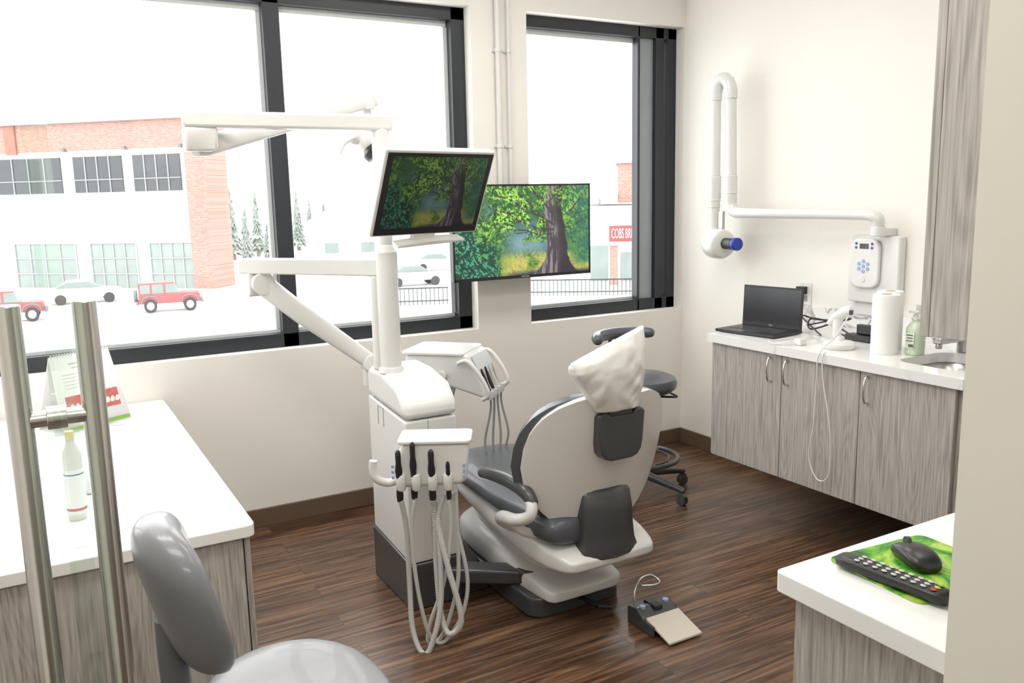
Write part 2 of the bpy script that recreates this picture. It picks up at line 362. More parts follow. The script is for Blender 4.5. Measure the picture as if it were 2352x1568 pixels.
# ------------------------------------------------------------ tree picture used on the two screens
def vnoise(x,y,s):
    n=256; rs=np.random.RandomState(s); g=rs.rand(n,n); xi=np.floor(x).astype(int); yi=np.floor(y).astype(int); fx=x-xi; fy=y-yi
    fx=fx*fx*(3-2*fx); fy=fy*fy*(3-2*fy); a=g[xi%n,yi%n]; b=g[(xi+1)%n,yi%n]; c=g[xi%n,(yi+1)%n]; d=g[(xi+1)%n,(yi+1)%n]
    return (a*(1-fx)+b*fx)*(1-fy)+(c*(1-fx)+d*fx)*fy
def fbm(x,y,s,o=4):
    v=0; a=.5; t=0
    for i in range(o): v=v+a*vnoise(x*2**i,y*2**i,s+i); t+=a; a*=.65
    return v/t
NX,NY=320,180
def paint():
    U,V=np.meshgrid((np.arange(NX)+.5)/NX,(np.arange(NY)+.5)/NY); A=16/9; X=U*A
    def sm(a,b,x): t=np.clip((x-a)/(b-a),0,1); return t*t*(3-2*t)
    def mix(c,d,k): return c*(1-k[...,None])+np.array(d)*k[...,None]
    big=fbm(X*3,V*3,20,3); mid=fbm(X*9+3*big,V*9,1,4); fine=fbm(X*44+4*mid,V*44-3*mid,7,3); vf=vnoise(X*95,V*95,60)
    fine=np.clip(fine+.22*(vf-.5),0,1)
    base=np.zeros((NY,NX,3))+np.array((.03,.09,.06))
    def blob(cx,cy,rx,ry): return np.exp(-(((U-cx)/rx)**2+((V-cy)/ry)**2))
    base=mix(base,(.13,.21,.24),np.clip(blob(.52,.36,.14,.13)*1.2+.5*blob(.24,.70,.10,.12),0,1))
    base=mix(base,(.07,.14,.19),blob(.60,.48,.10,.12)*.8)
    g=(1-sm(.14,.28,V+.14*(fine-.5)))*sm(.28,.36,U)
    base=mix(base,(.40,.40,.07),g); base=mix(base,(.26,.15,.08),g*sm(.50,.62,fine)*.85); base=mix(base,(.10,.22,.04),g*sm(.5,.4,fine)*.6)
    base=mix(base,(.03,.035,.04),(1-sm(.03,.10,V+.05*mid))*sm(.25,.45,U))
    top=sm(.18,.44,V+.9*(big-.5)+.5*(mid-.5)); top=np.maximum(top,sm(.80,.92,U+.2*(mid-.5))*sm(.02,.15,V)); top=np.maximum(top,sm(.44,.28,U+.2*(mid-.5)))
    dens=top*sm(.30,.42,mid+.5*(fine-.5)+.12*top)
    leaf=np.zeros((NY,NX,3))+np.array((.035,.105,.018))
    sun=np.clip(1.3*blob(.42,.72,.30,.30)+.6*blob(.9,.8,.15,.2),0,1)
    leaf=mix(leaf,(.13,.29,.03),sm(.42,.58,fine)*(.35+.65*sun)); leaf=mix(leaf,(.30,.50,.10),sm(.52,.68,fine)*sun*sm(.42,.55,mid)); leaf=mix(leaf,(.010,.038,.016),sm(.48,.34,fine))
    leaf=mix(leaf,(.01,.05,.03),sm(.5,.38,mid)*.7)
    leaf=mix(leaf,(.02,.12,.09),sm(.75,.95,U)*.45)
    base=base*(1-dens[...,None])+leaf*dens[...,None]
    bu=1-sm(.20,.36,U+.28*(V-.2)+.3*(mid-.5)); bu=bu*(1-sm(.5,.72,V+.2*(mid-.5)))
    bush=mix(np.zeros((NY,NX,3))+np.array((.004,.03,.02)),(.05,.22,.13),sm(.50,.66,fine)); 
    base=base*(1-bu[...,None])+bush*bu[...,None]
    cx=.735+.015*np.sin(V*6)+.01*(mid-.5); hw=.078+.10*np.exp(-V*10)-.018*V+.02*(mid-.5)
    tr=1-sm(hw-.004,hw+.004,np.abs(U-cx)); bark=mix(np.zeros((NY,NX,3))+np.array((.038,.031,.038)),(.16,.135,.14),sm(.45,.62,fbm(X*46,V*6,30,3))*sm(.06,-.03,U-cx)); bark=mix(bark,(.012,.010,.014),sm(0,.05,U-cx)*.7)
    tr=tr*(1-.8*sm(.72,.95,V)*sm(.48,.54,fine))
    base=base*(1-tr[...,None])+bark*tr[...,None]
    for pts,w0 in ([(.72,.50),(.60,.52),(.48,.60),(.38,.70),(.28,.74)],.016),([(.72,.56),(.62,.66),(.5,.72),(.42,.84),(.3,.9)],.016),([(.72,.66),(.66,.80),(.58,.92),(.55,1)],.015),([(.76,.62),(.86,.72),(.93,.86),(.98,.95)],.013),([(.72,.46),(.62,.44),(.52,.50),(.40,.52),(.3,.50)],.011),([(.75,.8),(.71,.92),(.70,1)],.018),([(.76,.5),(.88,.54),(.97,.62)],.008),([(.60,.53),(.52,.48),(.44,.47)],.006),([(.5,.59),(.44,.66),(.36,.66)],.006),([(.62,.66),(.56,.78),(.46,.92)],.009),([(.48,.60),(.36,.58),(.22,.62)],.007),([(.86,.72),(.9,.68),(1,.72)],.006),([(.66,.80),(.72,.86),(.8,.97)],.008):
        for (a,b),(c,d) in zip(pts,pts[1:]):
            px,py=(U-a)*A,(V-b); qx,qy=(c-a)*A,(d-b); t=np.clip((px*qx+py*qy)/(qx*qx+qy*qy),0,1)
            D=np.hypot(px-t*qx,py-t*qy)+.012*(mid-.5); k=1-sm(w0*.6,w0,D); k=k*(1-.6*sm(.56,.64,fine))
            base=base*(1-k[...,None])+np.array((.035,.025,.03))*k[...,None]
            w0*=.88
    return np.clip(base,0,1)
IMG=paint()
def screen_mesh(W,H):
    xs=np.linspace(-W/2,W/2,NX+1); zs=np.linspace(-H/2,H/2,NY+1)
    v=[(x,0,z) for z in zs for x in xs]; f=[]
    for j in range(NY):
        for i in range(NX):
            a=j*(NX+1)+i; f.append((a,a+1,a+NX+2,a+NX+1))
    me=bpy.data.meshes.new("screen"); me.from_pydata(v,[],f)
    at=me.color_attributes.new("Col","FLOAT_COLOR","CORNER")
    c=np.ones((NY*NX,4)); c[:,:3]=IMG.reshape(-1,3); at.data.foreach_set("color",np.repeat(c,4,axis=0).ravel().astype(np.float32))
    return me
def add_screen(t,W,H,loc,mat,parent=None):
    me=screen_mesh(W,H); me.materials.append(mat); o=bpy.data.objects.new("screen",me); COL.objects.link(o); o.parent=parent or t.o; o.location=loc; o["label"]="glowing picture of a big tree with green leaves"; return o

t=thing("television","wide black flat television showing a tree, mounted before the wall","television",(-1.25,-.15,1.42),rot=(0,0,0))
part(t,"case",M_bk,[box(-.432,.432,.004,.035,-.252,.252),box(-.25,.25,.03,.06,-.18,.12)],bev=.004)
part(t,"bezel",M_bk,[box(-.432,.432,-.003,.006,.243,.252),box(-.432,.432,-.003,.006,-.252,-.236),box(-.432,-.424,-.003,.006,-.252,.252),box(.424,.432,-.003,.006,-.252,.252)],bev=.001)
add_screen(t,.848,.479,(0,.001,.0035),screenm("tv_picture",2.0))
part(t,"wall_bracket",M_dk,[box(-.1,.1,.055,.075,-.15,.1),box(-.03,.03,.07,.14,-.05,.05),box(-.08,.08,.135,.15,-.12,.12)])
text(t,"SAMSUNG",.011,(0,-.0035,-.244),(math.pi/2,0,0),M_alu,ext=.0003)

# ------------------------------------------------------------ delivery unit
D=thing("dental_delivery_unit","white dental delivery cart with post, jointed arms and hanging instruments","dental unit",(-2.32,-1.04,0))
part(D,"base",M_dk,[prism([(-1.24,0),(-.83,0),(-.83,.225),(-1.24,.19)],'X',-2.435,-2.21)],bev=.008)
part(D,"base",M_dk,[loft([[Vector((x,y,z)) for x,z in ((-2.209,0),(-2.08,0),(-2.08,h2),(-2.13,h1),(-2.209,h1+.03))] for y,h1,h2 in ((-1.22,.10,.05),(-1.12,.17,.10),(-.95,.21,.12),(-.86,.18,.10))])],bev=.01)
part(D,"cabinet_body",M_wp,prism([(-1.235,.193),(-.84,.226),(-.84,.80),(-1.235,.765)],'X',-2.43,-2.215),bev=.006)
part(D,"cabinet_top",M_wp,prism([(-1.24,.768),(-.835,.803),(-.835,.91),(-.88,.933),(-1.03,.928),(-1.17,.895),(-1.24,.825)],'X',-2.433,-2.205),bev=.028,bs=5)
PX,PY=-2.385,-1.0
part(D,"post",M_wp,[cyl((PX,PY,.90),(PX,PY,1.40),.044,n=36),cyl((PX,PY,1.40),(PX,PY,1.43),.044,.029,n=36),cyl((PX,PY,1.43),(PX,PY,1.90),.029,n=36),cyl((PX,PY,.92),(PX,PY,.945),.055,.048,n=36)],bev=.003)
def boxarm(p0,p1,w,h,dz=0):
    p0,p1=Vector(p0),Vector(p1); d=(p1-p0); dn=Vector((d.x,d.y,0)).normalized(); s=Vector((-dn.y,dn.x,0))*w/2
    rg=[]
    for p,hh in ((p0,h[0]),(p1,h[1])): rg.append([p-s,p+s,p+s-Vector((0,0,hh)),p-s-Vector((0,0,hh))])
    return loft(rg)
E1=Vector((-3.095,-.935,1.925))
part(D,"arm",M_wp,[boxarm((PX+.045,PY,1.925),E1,.066,(.060,.056)),cyl((PX,PY,1.72),(PX,PY,1.87),.034,n=30),loft([[Vector((-3.095+a*k,-.935+b*k2,z)) for a,b in ((0,-.035),(.115,-.035),(.115,.035),(0,.035))] for z,k,k2 in ((1.785,.75,.8),(1.795,.97,1),(1.87,1,1))])],bev=.010,bs=4)
sd=Vector((.77,.44,.22))
part(D,"spring_arm",M_wp,[loft([sq_ring(Vector((-3.06,-.92,1.795)),sd,.024,.026),sq_ring(Vector((-3.03,-.91,1.805)),sd,.030,.036),sq_ring(Vector((-2.92,-.85,1.838)),sd,.030,.036),sq_ring(Vector((-2.5,-.63,1.955)),sd,.026,.028),sq_ring(Vector((-2.25,-.50,2.025)),sd,.024,.024),sq_ring(Vector((-2.20,-.475,2.035)),sd,.018,.020)]),cyl((-2.25,-.5,2.06),(-2.25,-.5,1.995),.036,n=24)],bev=.004)
E2=Vector((-2.83,-.50,1.375))
part(D,"arm",M_wp,[boxarm((PX+.0,PY+.0,1.375),E2,.07,(.068,.062)),loft([[Vector((-2.835+a*k,-.505+b*k2,z)) for a,b in ((0.01,-.06),(.10,-.04),(.08,.05),(0,.04))] for z,k,k2 in ((1.215,.8,.8),(1.225,1,1),(1.34,1.1,1))]),cyl((-2.425,-.975,.93),(-2.425,-.975,1.31),.022,n=24)],bev=.008)
sd=Vector((.4,-.1,-.36))
part(D,"spring_arm",M_wp,[loft([sq_ring(Vector((-2.795,-.55,1.29)),sd,.026,.030),sq_ring(Vector((-2.76,-.56,1.26)),sd,.036,.044),sq_ring(Vector((-2.62,-.60,1.13)),sd,.034,.042),sq_ring(Vector((-2.37,-.68,.92)),sd,.030,.034),sq_ring(Vector((-2.34,-.69,.895)),sd,.020,.026)]),cyl((-2.77,-.60,1.27),(-2.77,-.52,1.27),.048,n=28),cyl((-2.36,-.72,.905),(-2.36,-.64,.905),.038,n=24),cyl((-2.36,-.68,.89),(-2.36,-.68,.80),.03),boxarm((-2.36,-.68,.86),(-2.0,-.62,.86),.06,(.05,.05))],bev=.004)
part(D,"floor_link",M_dk,[boxarm((-2.25,-1.22,.145),(-2.00,-1.40,.145),.09,(.06,.06)),cyl((-1.985,-1.41,.09),(-1.985,-1.41,.15),.066,n=32)],bev=.012)
part(D,"panel_seam",M_hosed,[box(-2.432,-2.4295,-1.01,-.95,.775,.777),box(-2.432,-2.4295,-1.01,-1.009,.70,.777),box(-2.432,-2.4295,-.951,-.95,.70,.777),box(-2.336,-2.334,-1.237,-1.2345,.22,.765)])

ang=math.radians(-29.5)
A0=Vector((-2.44,-1.5,.68)); RA=Matrix.Rotation(ang,3,'Z')
def LA(px,py,dy=0): return A0+RA@Vector(((px-1000)*.00155,dy,-(py-1050)*.00158))
def xf(O,R):
    def g(prims):
        def f(bm):
            n0=len(bm.verts)
            for p in prims: p(bm)
            bm.verts.ensure_lookup_table()
            for i in range(n0,len(bm.verts)): bm.verts[i].co=O+R@bm.verts[i].co
        return f
    return g
ra=xf(A0,RA)
AH=part(D,"instrument_holder",M_wp,ra([
    prism([(-.10,.085),(-.125,.03),(-.135,-.03),(-.130,-.07),(-.11,-.082),(.10,-.072),(.122,-.06),(.128,.0),(.135,.08)],'Y',-.03,.03)]),bev=.016,bs=4)
part(D,"tray",M_wp,ra([prism(rrect(-.118,.142,-.038,.12,.022),'Z',.078,.093)]),parent=AH,bev=.005)
part(D,"hook_handle",M_wp,ra([tube([(-.11,.0,-.055),(-.16,-.01,-.065),(-.198,-.02,-.045),(-.208,-.02,-.01),(-.205,-.02,.02)],.0145,n=14)]),parent=AH)
for k,x in enumerate((-.108,-.055,.003,.057)):
    part(D,"holder_cup",M_wp,ra([lathe((x,-.042,0),[(.013,-.085),(.0175,-.078),(.0185,-.04),(.0165,-.026),(.013,-.024)],n=20)]),parent=AH,bev=.002)
part(D,"support_arm",M_wp,ra([boxarm((.0,.02,.03),(.08,.22,.03),.06,(.06,.06))]),bev=.01)
for x0 in (-.145,.105):
    for i in range(3): part(D,"button",M_bluel,ra([box(x0+.004,x0+.014,-.034,-.03,-.045+i*.02,-.035+i*.02)]),parent=AH)
hand=[(927,1008,1128,.012),(960,990,1122,.0115),(1001,1008,1128,.0125),(1038,1036,1128,.009)]
hoses=[[(929,1125),(936,1200),(938,1330),(942,1430),(962,1484),(985,1470),(1012,1360),(1010,1200),(1000,1125)],
       [(962,1120),(950,1190),(955,1320),(975,1440),(1000,1478),(1030,1460),(1062,1400),(1072,1320),(1050,1200),(1042,1125)],
       [(1001,1125),(1003,1180),(1002,1290),(1010,1400),(1030,1440),(1058,1400),(1030,1280),(1010,1180),(1025,1120)],
       [(1038,1125),(1040,1200),(1020,1320),(985,1420),(975,1470),(990,1484),(1020,1440),(1050,1330),(1052,1200),(1050,1120)]]
for k,(hx,hy0,hy1,rr) in enumerate(hand):
    p0=LA(hx,hy1,-.042); p1=LA(hx,hy0,-.054); ln=(p1-p0).length
    hp=part(D,"handpiece",M_bk,[lathed(p0,p1-p0,[(rr*.9,0),(rr*1.05,.02),(rr*.9,.05),(rr*.8,.08),(rr*1.1,ln*.60),(rr*.8,ln*.75),(rr*.85,ln-.012),(rr*.62,ln-.004),(rr*.3,ln)],n=16)],label="black suction tip")
    pts=[LA(a,min(b,1482),-.045+(.05*i/8 if k%2 else .03*math.sin(i))) for i,(a,b) in enumerate(hoses[k])]
    part(D,"hose",M_hose,tube(pts,(.0105,.008,.0115,.0075)[k],n=12,sm=10,rib=.005 if k!=3 else 0),parent=hp,label="long pale ribbed hose")

B0=Vector((-1.95,-.70,.825)); rb=xf(B0,Matrix.Rotation(math.radians(-46),3,'Z'))
TB=part(D,"instrument_table",M_wp,rb([prism([(-.20,.085),(.07,.105),(.10,.09),(.185,-.075),(.175,-.10),(.02,-.055),(-.10,-.02),(-.20,.055)],'Y',-.125,.125)]),bev=.018,bs=5)
part(D,"tray_rim",M_wp,rb([prism(rrect(-.215,.085,-.135,.135,.02),'Z',.088,.106)]),parent=TB,bev=.007,bs=4)
for sg in (-1,1):
    part(D,"grab_handle",M_wp,rb([tube([(.06,sg*.142,.06),(.11,sg*.15,.07),(.17,sg*.15,.0),(.20,sg*.148,-.07),(.17,sg*.142,-.10)],.010,n=12)]),parent=TB)
part(D,"control_panel",pm("panel_grey",(.55,.58,.6),.3),rb([prism([(.112,.085),(.155,.0),(.150,-.002),(.105,.083)],'Y',-.10,.10)]),parent=TB)
for i in range(4):
    y=-.09+i*.055
    h=part(D,"handpiece",M_bk if i<2 else M_hose,rb([lathed((.19,y,-.085),(-.35,0,1),[(.009,0),(.010,.03),(.007,.08),(.004,.12)],n=14)]),parent=TB)
    part(D,"handpiece_rest",M_wp,rb([lathe((.188,y,-.08),[(.014,-.03),(.018,-.01),(.018,.01)],n=14)]),parent=TB)
    P=[(.19,y,-.09),(.19,y,-.16),(.16+.02*i,y,-.30),(.17+.01*i,y,-.40),(.13+.03*i,y+.03,-.50)]
    part(D,"hose",M_hosed,rb([tube(P,.0055,n=10)]),parent=h)
for i in range(3):
    part(D,"hose",M_hosed,rb([tube([(-.0+.012*i,-.09,-.05),(-.03+.015*i,-.09,-.2),(.0+.014*i,-.08,-.4)],.005,n=8)]))
part(D,"knob",M_wp,rb([cyl((-.02,-.125,.0),(-.02,-.15,.0),.022,n=20)]),parent=TB,bev=.003)

# ------------------------------------------------------------ monitor on the post
th=math.radians(12); T=math.radians(24)
wv=Vector((math.cos(th),math.sin(th),0)); nv=Vector((math.sin(th),-math.cos(th),0)); vv=Vector((0,0,1))*math.cos(T)+nv*math.sin(T)
yv=vv.cross(wv)
Rm=Matrix((( wv.x,yv.x,vv.x),(wv.y,yv.y,vv.y),(wv.z,yv.z,vv.z)))
Mn=thing("monitor","white framed flat monitor showing a dim tree picture, tilted downward","monitor",(-2.235,-1.15,1.622),rot=Rm.to_euler())
part(Mn,"case",M_wp,[prism(rrect(-.255,.255,-.170,.172,.008),'Y',-.0,.04)],bev=.004)
part(Mn,"bezel",M_bk,[box(-.243,.247,-.003,.002,-.164,.162)],bev=.001)
add_screen(Mn,.445,.285,(0.002,-.0036,.006),screenm("monitor_picture",.42))
part(Mn,"mount",M_wp,[box(-.05,.05,.035,.06,-.06,.06),tube([(0,.05,0),(-.06,.09,-.02),(-.13,.13,-.03)],.022,n=14)],bev=.005)
part(Mn,"handle",M_wp,[prism([(-.13,-.215),(.19,-.20),(.19,-.19),(.02,-.188),(-.13,-.203)],'Y',-.02,.03),box(-.05,.05,.0,.03,-.2,-.165)],bev=.004)

# ------------------------------------------------------------ operating light
L=thing("operating_light","white dental operating light with curved handle, facing down","lamp",(-2.25,-.5,1.9))
part(L,"yoke",M_wp,[cyl((-2.25,-.5,1.993),(-2.25,-.5,1.93),.020),tube([(-2.25,-.5,1.94),(-2.29,-.51,1.92),(-2.30,-.53,1.88)],.022,n=14)])
LH=part(L,"lamp_head",M_wp,[ell((-2.275,-.55,1.865),(.065,.06,.050),R=Matrix.Rotation(.9,3,'Y')),ell((-2.325,-.55,1.878),(.045,.038,.038))])
part(L,"lens",M_bk,[lathed((-2.258,-.56,1.840),(.55,-.35,-.75),[(.045,0),(.062,.02),(.060,.045),(.05,.05)],n=28)],parent=LH,label="dark lens rim of the light")
part(L,"handle",M_wp,[tube([(-2.30,-.56,1.885),(-2.345,-.58,1.875),(-2.40,-.60,1.845),(-2.425,-.61,1.80)],[.017,.016,.014,.010],n=14)],parent=LH)

# ------------------------------------------------------------ dental chair
CX=-1.86
ch=thing("dental_chair","pearl white dental chair with slate upholstery and paper covered headrest","dental chair",(CX,-1.3,0))
part(ch,"base_plate",M_dk,prism(rrect(CX-.215,CX+.215,-1.565,-.80,.07),'Z',0,.085),bev=.012)
def rsec(y,hw,zt,zb,p=3.2,cx=CX,n=32,crown=0):
    out=[]
    for i in range(n):
        a=2*math.pi*i/n; c,s=math.cos(a),math.sin(a)
        x=math.copysign(abs(c)**(2/p),c); zz=(zt+zb)/2+(zt-zb)/2*math.copysign(abs(s)**(2/p),s)
        if s>0: zz+=crown*(1-x*x)
        out.append(Vector((cx+hw*x,y,zz)))
    return out
part(ch,"base_cover",M_wp,[loft([rsec(-1.625,.150,.118,.085,7),rsec(-1.618,.172,.130,.078,7),rsec(-1.50,.182,.145,.075,7),rsec(-1.40,.19,.152,.07,6,crown=.02),rsec(-1.30,.195,.175,.07,6,crown=.05),rsec(-1.15,.20,.185,.07,5,crown=.06),rsec(-.98,.20,.20,.07,5,crown=.08),rsec(-.86,.185,.20,.08,5,crown=.06),rsec(-.80,.15,.18,.10,5)])],sub=1)
part(ch,"lift_cover",M_wp,[loft([rsec(-1.50,.09,.26,.12),rsec(-1.42,.14,.30,.12),rsec(-1.25,.16,.34,.10),rsec(-1.0,.16,.36,.12),rsec(-.85,.12,.34,.15)])],sub=1)
part(ch,"seat_shell",M_wp,[loft([rsec(-1.80,.155,.305,.285,6),rsec(-1.795,.19,.318,.27,6),rsec(-1.72,.215,.342,.252,5),rsec(-1.62,.235,.370,.238,4),rsec(-1.5,.24,.385,.232,3.4),rsec(-1.35,.238,.395,.24,3),rsec(-1.2,.235,.40,.26,2.8),rsec(-.85,.21,.40,.30,2.6),rsec(-.72,.15,.38,.33,2.6)])],sub=1)
part(ch,"seat",M_up,[loft([rsec(-1.735,.13,.43,.365,3,cx=CX-.065),rsec(-1.715,.175,.46,.345,3,cx=CX-.06),rsec(-1.63,.205,.478,.34,3,cx=CX-.045),rsec(-1.45,.235,.475,.355,2.8,cx=CX-.02),rsec(-1.1,.245,.465,.375,2.8),rsec(-.85,.235,.475,.37,2.8),rsec(-.72,.215,.455,.33,2.8),rsec(-.67,.18,.42,.33,2.8)])],sub=1,label="slate grey padded seat")
ZW=[(.385,.02),(.39,.09),(.42,.155),(.46,.207),(.51,.250),(.58,.288),(.66,.305),(.73,.303),(.79,.290),(.84,.264),(.88,.224),(.905,.176),(.915,.135)]
def wz(z):
    for (a,b),(c,d_) in zip(ZW,ZW[1:]):
        if z<=c: return b+(d_-b)*(z-a)/(c-a)
    return ZW[-1][1]
def backsurf(grow,dy,notch,z0=.385,z1=.915,curv=.125):
    def f(bm):
        zsamp=sorted(set([z0,z0+.006,z0+.018]+list(np.linspace(z0+.03,z1-.03,24))+[.682,.686,.695,.71,.73]+[z1-.02,z1-.008,z1]))
        for sg in (-1,1):
            rows=[]
            for z in zsamp:
                w_=wz(z)+grow; xi=0
                if notch and z>.68: xi=.080*math.sqrt(max(0,1-((.76-z)/.08)**2)) if z<.76 else .080
                if sg>0: w_=max(w_*.955,xi+.004)
                row=[]
                for k in range(13):
                    x=xi+(w_-xi)*k/12; s=x/.31
                    y=-1.70-(z-.4)*.25+curv*s*s+dy-.006*math.sin(math.pi*(z-.385)/.53)
                    row.append(bm.verts.new((CX+sg*x,y,z)))
                rows.append(row)
            for a,b in zip(rows,rows[1:]):
                for k in range(12): bm.faces.new((a[k],a[k+1],b[k+1],b[k]))
        bmesh.ops.remove_doubles(bm,verts=bm.verts,dist=1e-5)
    return f
part(ch,"backrest_shell",M_shell,backsurf(0,0,True),sol=.028,bev=.008,bs=4)
part(ch,"backrest_cushion",M_up,backsurf(.012,.036,True),sol=.042,bev=.014,label="slate grey padded back")
part(ch,"headrest_bracket",M_dk,[prism([(CX-.093,.745),(CX-.085,.71),(CX-.068,.69),(CX-.045,.682),(CX+.045,.682),(CX+.068,.69),(CX+.085,.71),(CX+.093,.745),(CX+.102,.850),(CX+.085,.862),(CX+.06,.860),(CX+.05,.845),(CX-.05,.845),(CX-.06,.860),(CX-.085,.862),(CX-.102,.850)],'Y',-1.842,-1.77)],bev=.009,bs=4)
part(ch,"headrest_post",M_dk,[box(CX-.055,CX+.055,-1.835,-1.80,.8,.93)],bev=.01)
CK=[(.866,-.020,.078,.034,-1.825,0),(.870,-.020,.088,.040,-1.825,0),(.90,-.030,.097,.045,-1.83,0),(.95,-.043,.112,.052,-1.835,.03),(1.0,-.055,.130,.055,-1.84,.10),(1.04,-.063,.142,.048,-1.845,.18),(1.075,-.066,.147,.036,-1.848,.27),(1.100,-.066,.146,.018,-1.85,.33),(1.106,-.066,.143,.005,-1.85,.34)]
def cover(bm):
    rings=[]; N=34
    for q in range(N):
        f=q/(N-1)*(len(CK)-1); k=min(int(f),len(CK)-2); tt=f-k
        z,cx,hx,hy,cy,tl=[CK[k][j]*(1-tt)+CK[k+1][j]*tt for j in range(6)]
        rg=ringz(CX+cx,cy,z,hx,hy,n=72,p=3.6,tilt=tl); env=math.sin(math.pi*min(1,(q+1)/N*1.15))**.5 if (q+1)/N*1.15<1 else .25
        out=[]
        for p in rg:
            d1=abs(noise.noise(Vector((p.x*12+p.z*9,p.z*4-p.x*6,p.y*6))))
            d2=abs(noise.noise(Vector((p.x*26-p.z*16,p.z*12,7))))
            n3=noise.noise(Vector((p.x*9,p.z*9,5)))
            out.append(p+Vector((.15,1,0))*env*(.024*d1+.014*d2-.010)+Vector((1,0,.4))*.008*n3)
        rings.append(out)
    loft(rings)(bm)
part(ch,"headrest_cover",M_cover,[cover],sub=1,label="white disposable paper headrest cover, creased")
hc_rings=[]
for z,k,yo in ((.30,1.08,-.02),(.315,1.05,-.022),(.35,.96,-.015),(.40,.92,-.013),(.47,.90,-.01),(.53,.87,.0),(.555,.80,.02)):
    hc_rings.append([Vector((CX+x*k,-1.745-.045*(1-(x/.13)**2)+dy+yo,z)) for x,dy in ((-.12,0),(-.06,0),(0,0),(.06,0),(.12,0),(.12,.06),(-.12,.06))])
part(ch,"hinge_cover",M_dk,[loft(hc_rings)],bev=.010,bs=4)
AR=part(ch,"armrest",M_wp,[tube([(CX-.24,-1.46,.36),(CX-.29,-1.47,.40),(CX-.315,-1.53,.435),(CX-.315,-1.63,.455),(CX-.30,-1.70,.49),(CX-.29,-1.69,.535),(CX-.29,-1.62,.56)],[.024,.024,.023,.021,.018],n=16),tube([(CX-.22,-1.60,.37),(CX-.28,-1.61,.40),(CX-.31,-1.60,.44)],.018,n=14)])
part(ch,"armrest_pad",M_dk,[tube([(CX-.285,-1.70,.53),(CX-.29,-1.65,.565),(CX-.295,-1.55,.577),(CX-.30,-1.42,.567),(CX-.30,-1.34,.55)],[.020,.028,.028,.026,.020],n=16)],parent=AR)
part(ch,"foot_lever",M_bk,[cyl((CX+.0,-1.56,.05),(CX+.02,-1.66,.045),.010,n=14),cyl((CX+.02,-1.66,.045),(CX+.06,-1.69,.045),.010,n=14)])

fp=thing("foot_control","dark foot control with beige pedal plate on the floor","foot pedal",(-1.68,-1.86,0))
part(fp,"housing",M_dk,[prism([(-1.845,.0),(-1.745,.0),(-1.745,.065),(-1.80,.075),(-1.845,.05)],'X',-1.765,-1.60),box(-1.765,-1.755,-1.90,-1.84,0,.045),],bev=.006)
part(fp,"pedal_plate",M_beigeplate,[prism([(-1.98,.006),(-1.98,.016),(-1.845,.055),(-1.845,.042)],'X',-1.755,-1.60)],bev=.003)
for x in (-1.735,-1.68,-1.625): part(fp,"button",M_bluel if x!=-1.68 else M_bk,[cyl((x,-1.80,.066),(x,-1.80,.079),.012,n=20)],bev=.002)
part(fp,"button_pad",M_bk,[box(-1.70,-1.66,-1.83,-1.76,.062,.078)],bev=.004)
part(fp,"carry_handle",M_met,[tube([(-1.755,-1.79,.05),(-1.75,-1.77,.12),(-1.70,-1.74,.15),(-1.64,-1.73,.15),(-1.62,-1.76,.13),(-1.66,-1.77,.13),(-1.70,-1.75,.13)],.004,n=10)])

# ------------------------------------------------------------ stool by the window
SX,SY=-.835,-.63
s=thing("operator_stool","slate grey round operator stool on wheels with foot ring","stool",(SX,SY,0))
part(s,"seat",M_up,[lathe((SX,SY,0),[(.02,.565),(.17,.57),(.195,.59),(.20,.615),(.19,.64),(.16,.653),(.05,.658),(.005,.658)],n=40)],label="round slate grey padded seat")
part(s,"seat_plate",M_bk,[lathe((SX,SY,0),[(.03,.54),(.12,.55),(.14,.57)],n=30)])
part(s,"column",M_bk,[cyl((SX,SY,.30),(SX,SY,.55),.018),cyl((SX,SY,.09),(SX,SY,.32),.026)])
part(s,"foot_ring",M_dk,[torus((SX,SY,.20),.205,.013,ax='Z'),torus((SX,SY,.20),.16,.006,ax='Z'),lathe((SX,SY,0),[(.03,.185),(.045,.19),(.045,.215),(.03,.22)])]+[cyl((SX,SY,.20),(SX+.2*math.cos(a),SY+.2*math.sin(a),.20),.009,n=10) for a in (0.3,2.4,4.5)])
part(s,"lever",M_bk,[tube([(SX+.05,SY-.05,.54),(SX+.17,SY-.1,.53),(SX+.2,SY-.02,.53),(SX+.2,SY+.05,.54)],.006,n=8)])
def caster(t,x,y,a,parent=None,wr=.026):
    dx,dy=math.cos(a),math.sin(a)
    c=part(t,"caster",M_dk,[cyl((x-dy*.018,y+dx*.018,wr),(x-dy*.005,y+dx*.005,wr),wr,n=20),cyl((x+dy*.005,y-dx*.005,wr),(x+dy*.018,y-dx*.018,wr),wr,n=20),cyl((x,y,wr),(x,y,.075),.008,n=10),tube([(x+dx*.02,y+dy*.02,wr*1.6),(x,y,wr*2.25),(x-dx*.02,y-dy*.02,wr*1.6)],.012,n=8)],parent=parent,bev=.003)
for i in range(5):
    a=math.radians(-5-72*i+0)
    ex,ey=SX+.285*math.cos(a),SY+.285*math.sin(a)
    lg=part(s,"leg",M_dk,[loft([frame_ring(Vector((SX,SY,.115)),Vector((math.cos(a),math.sin(a),-.1)),.026,12),frame_ring(Vector((ex,ey,.078)),Vector((math.cos(a),math.sin(a),-.1)),.015,12)]),ell((ex,ey,.078),(.018,.018,.014),n=12)])
    caster(s,ex,ey,a,parent=lg)
BX=SX-.02
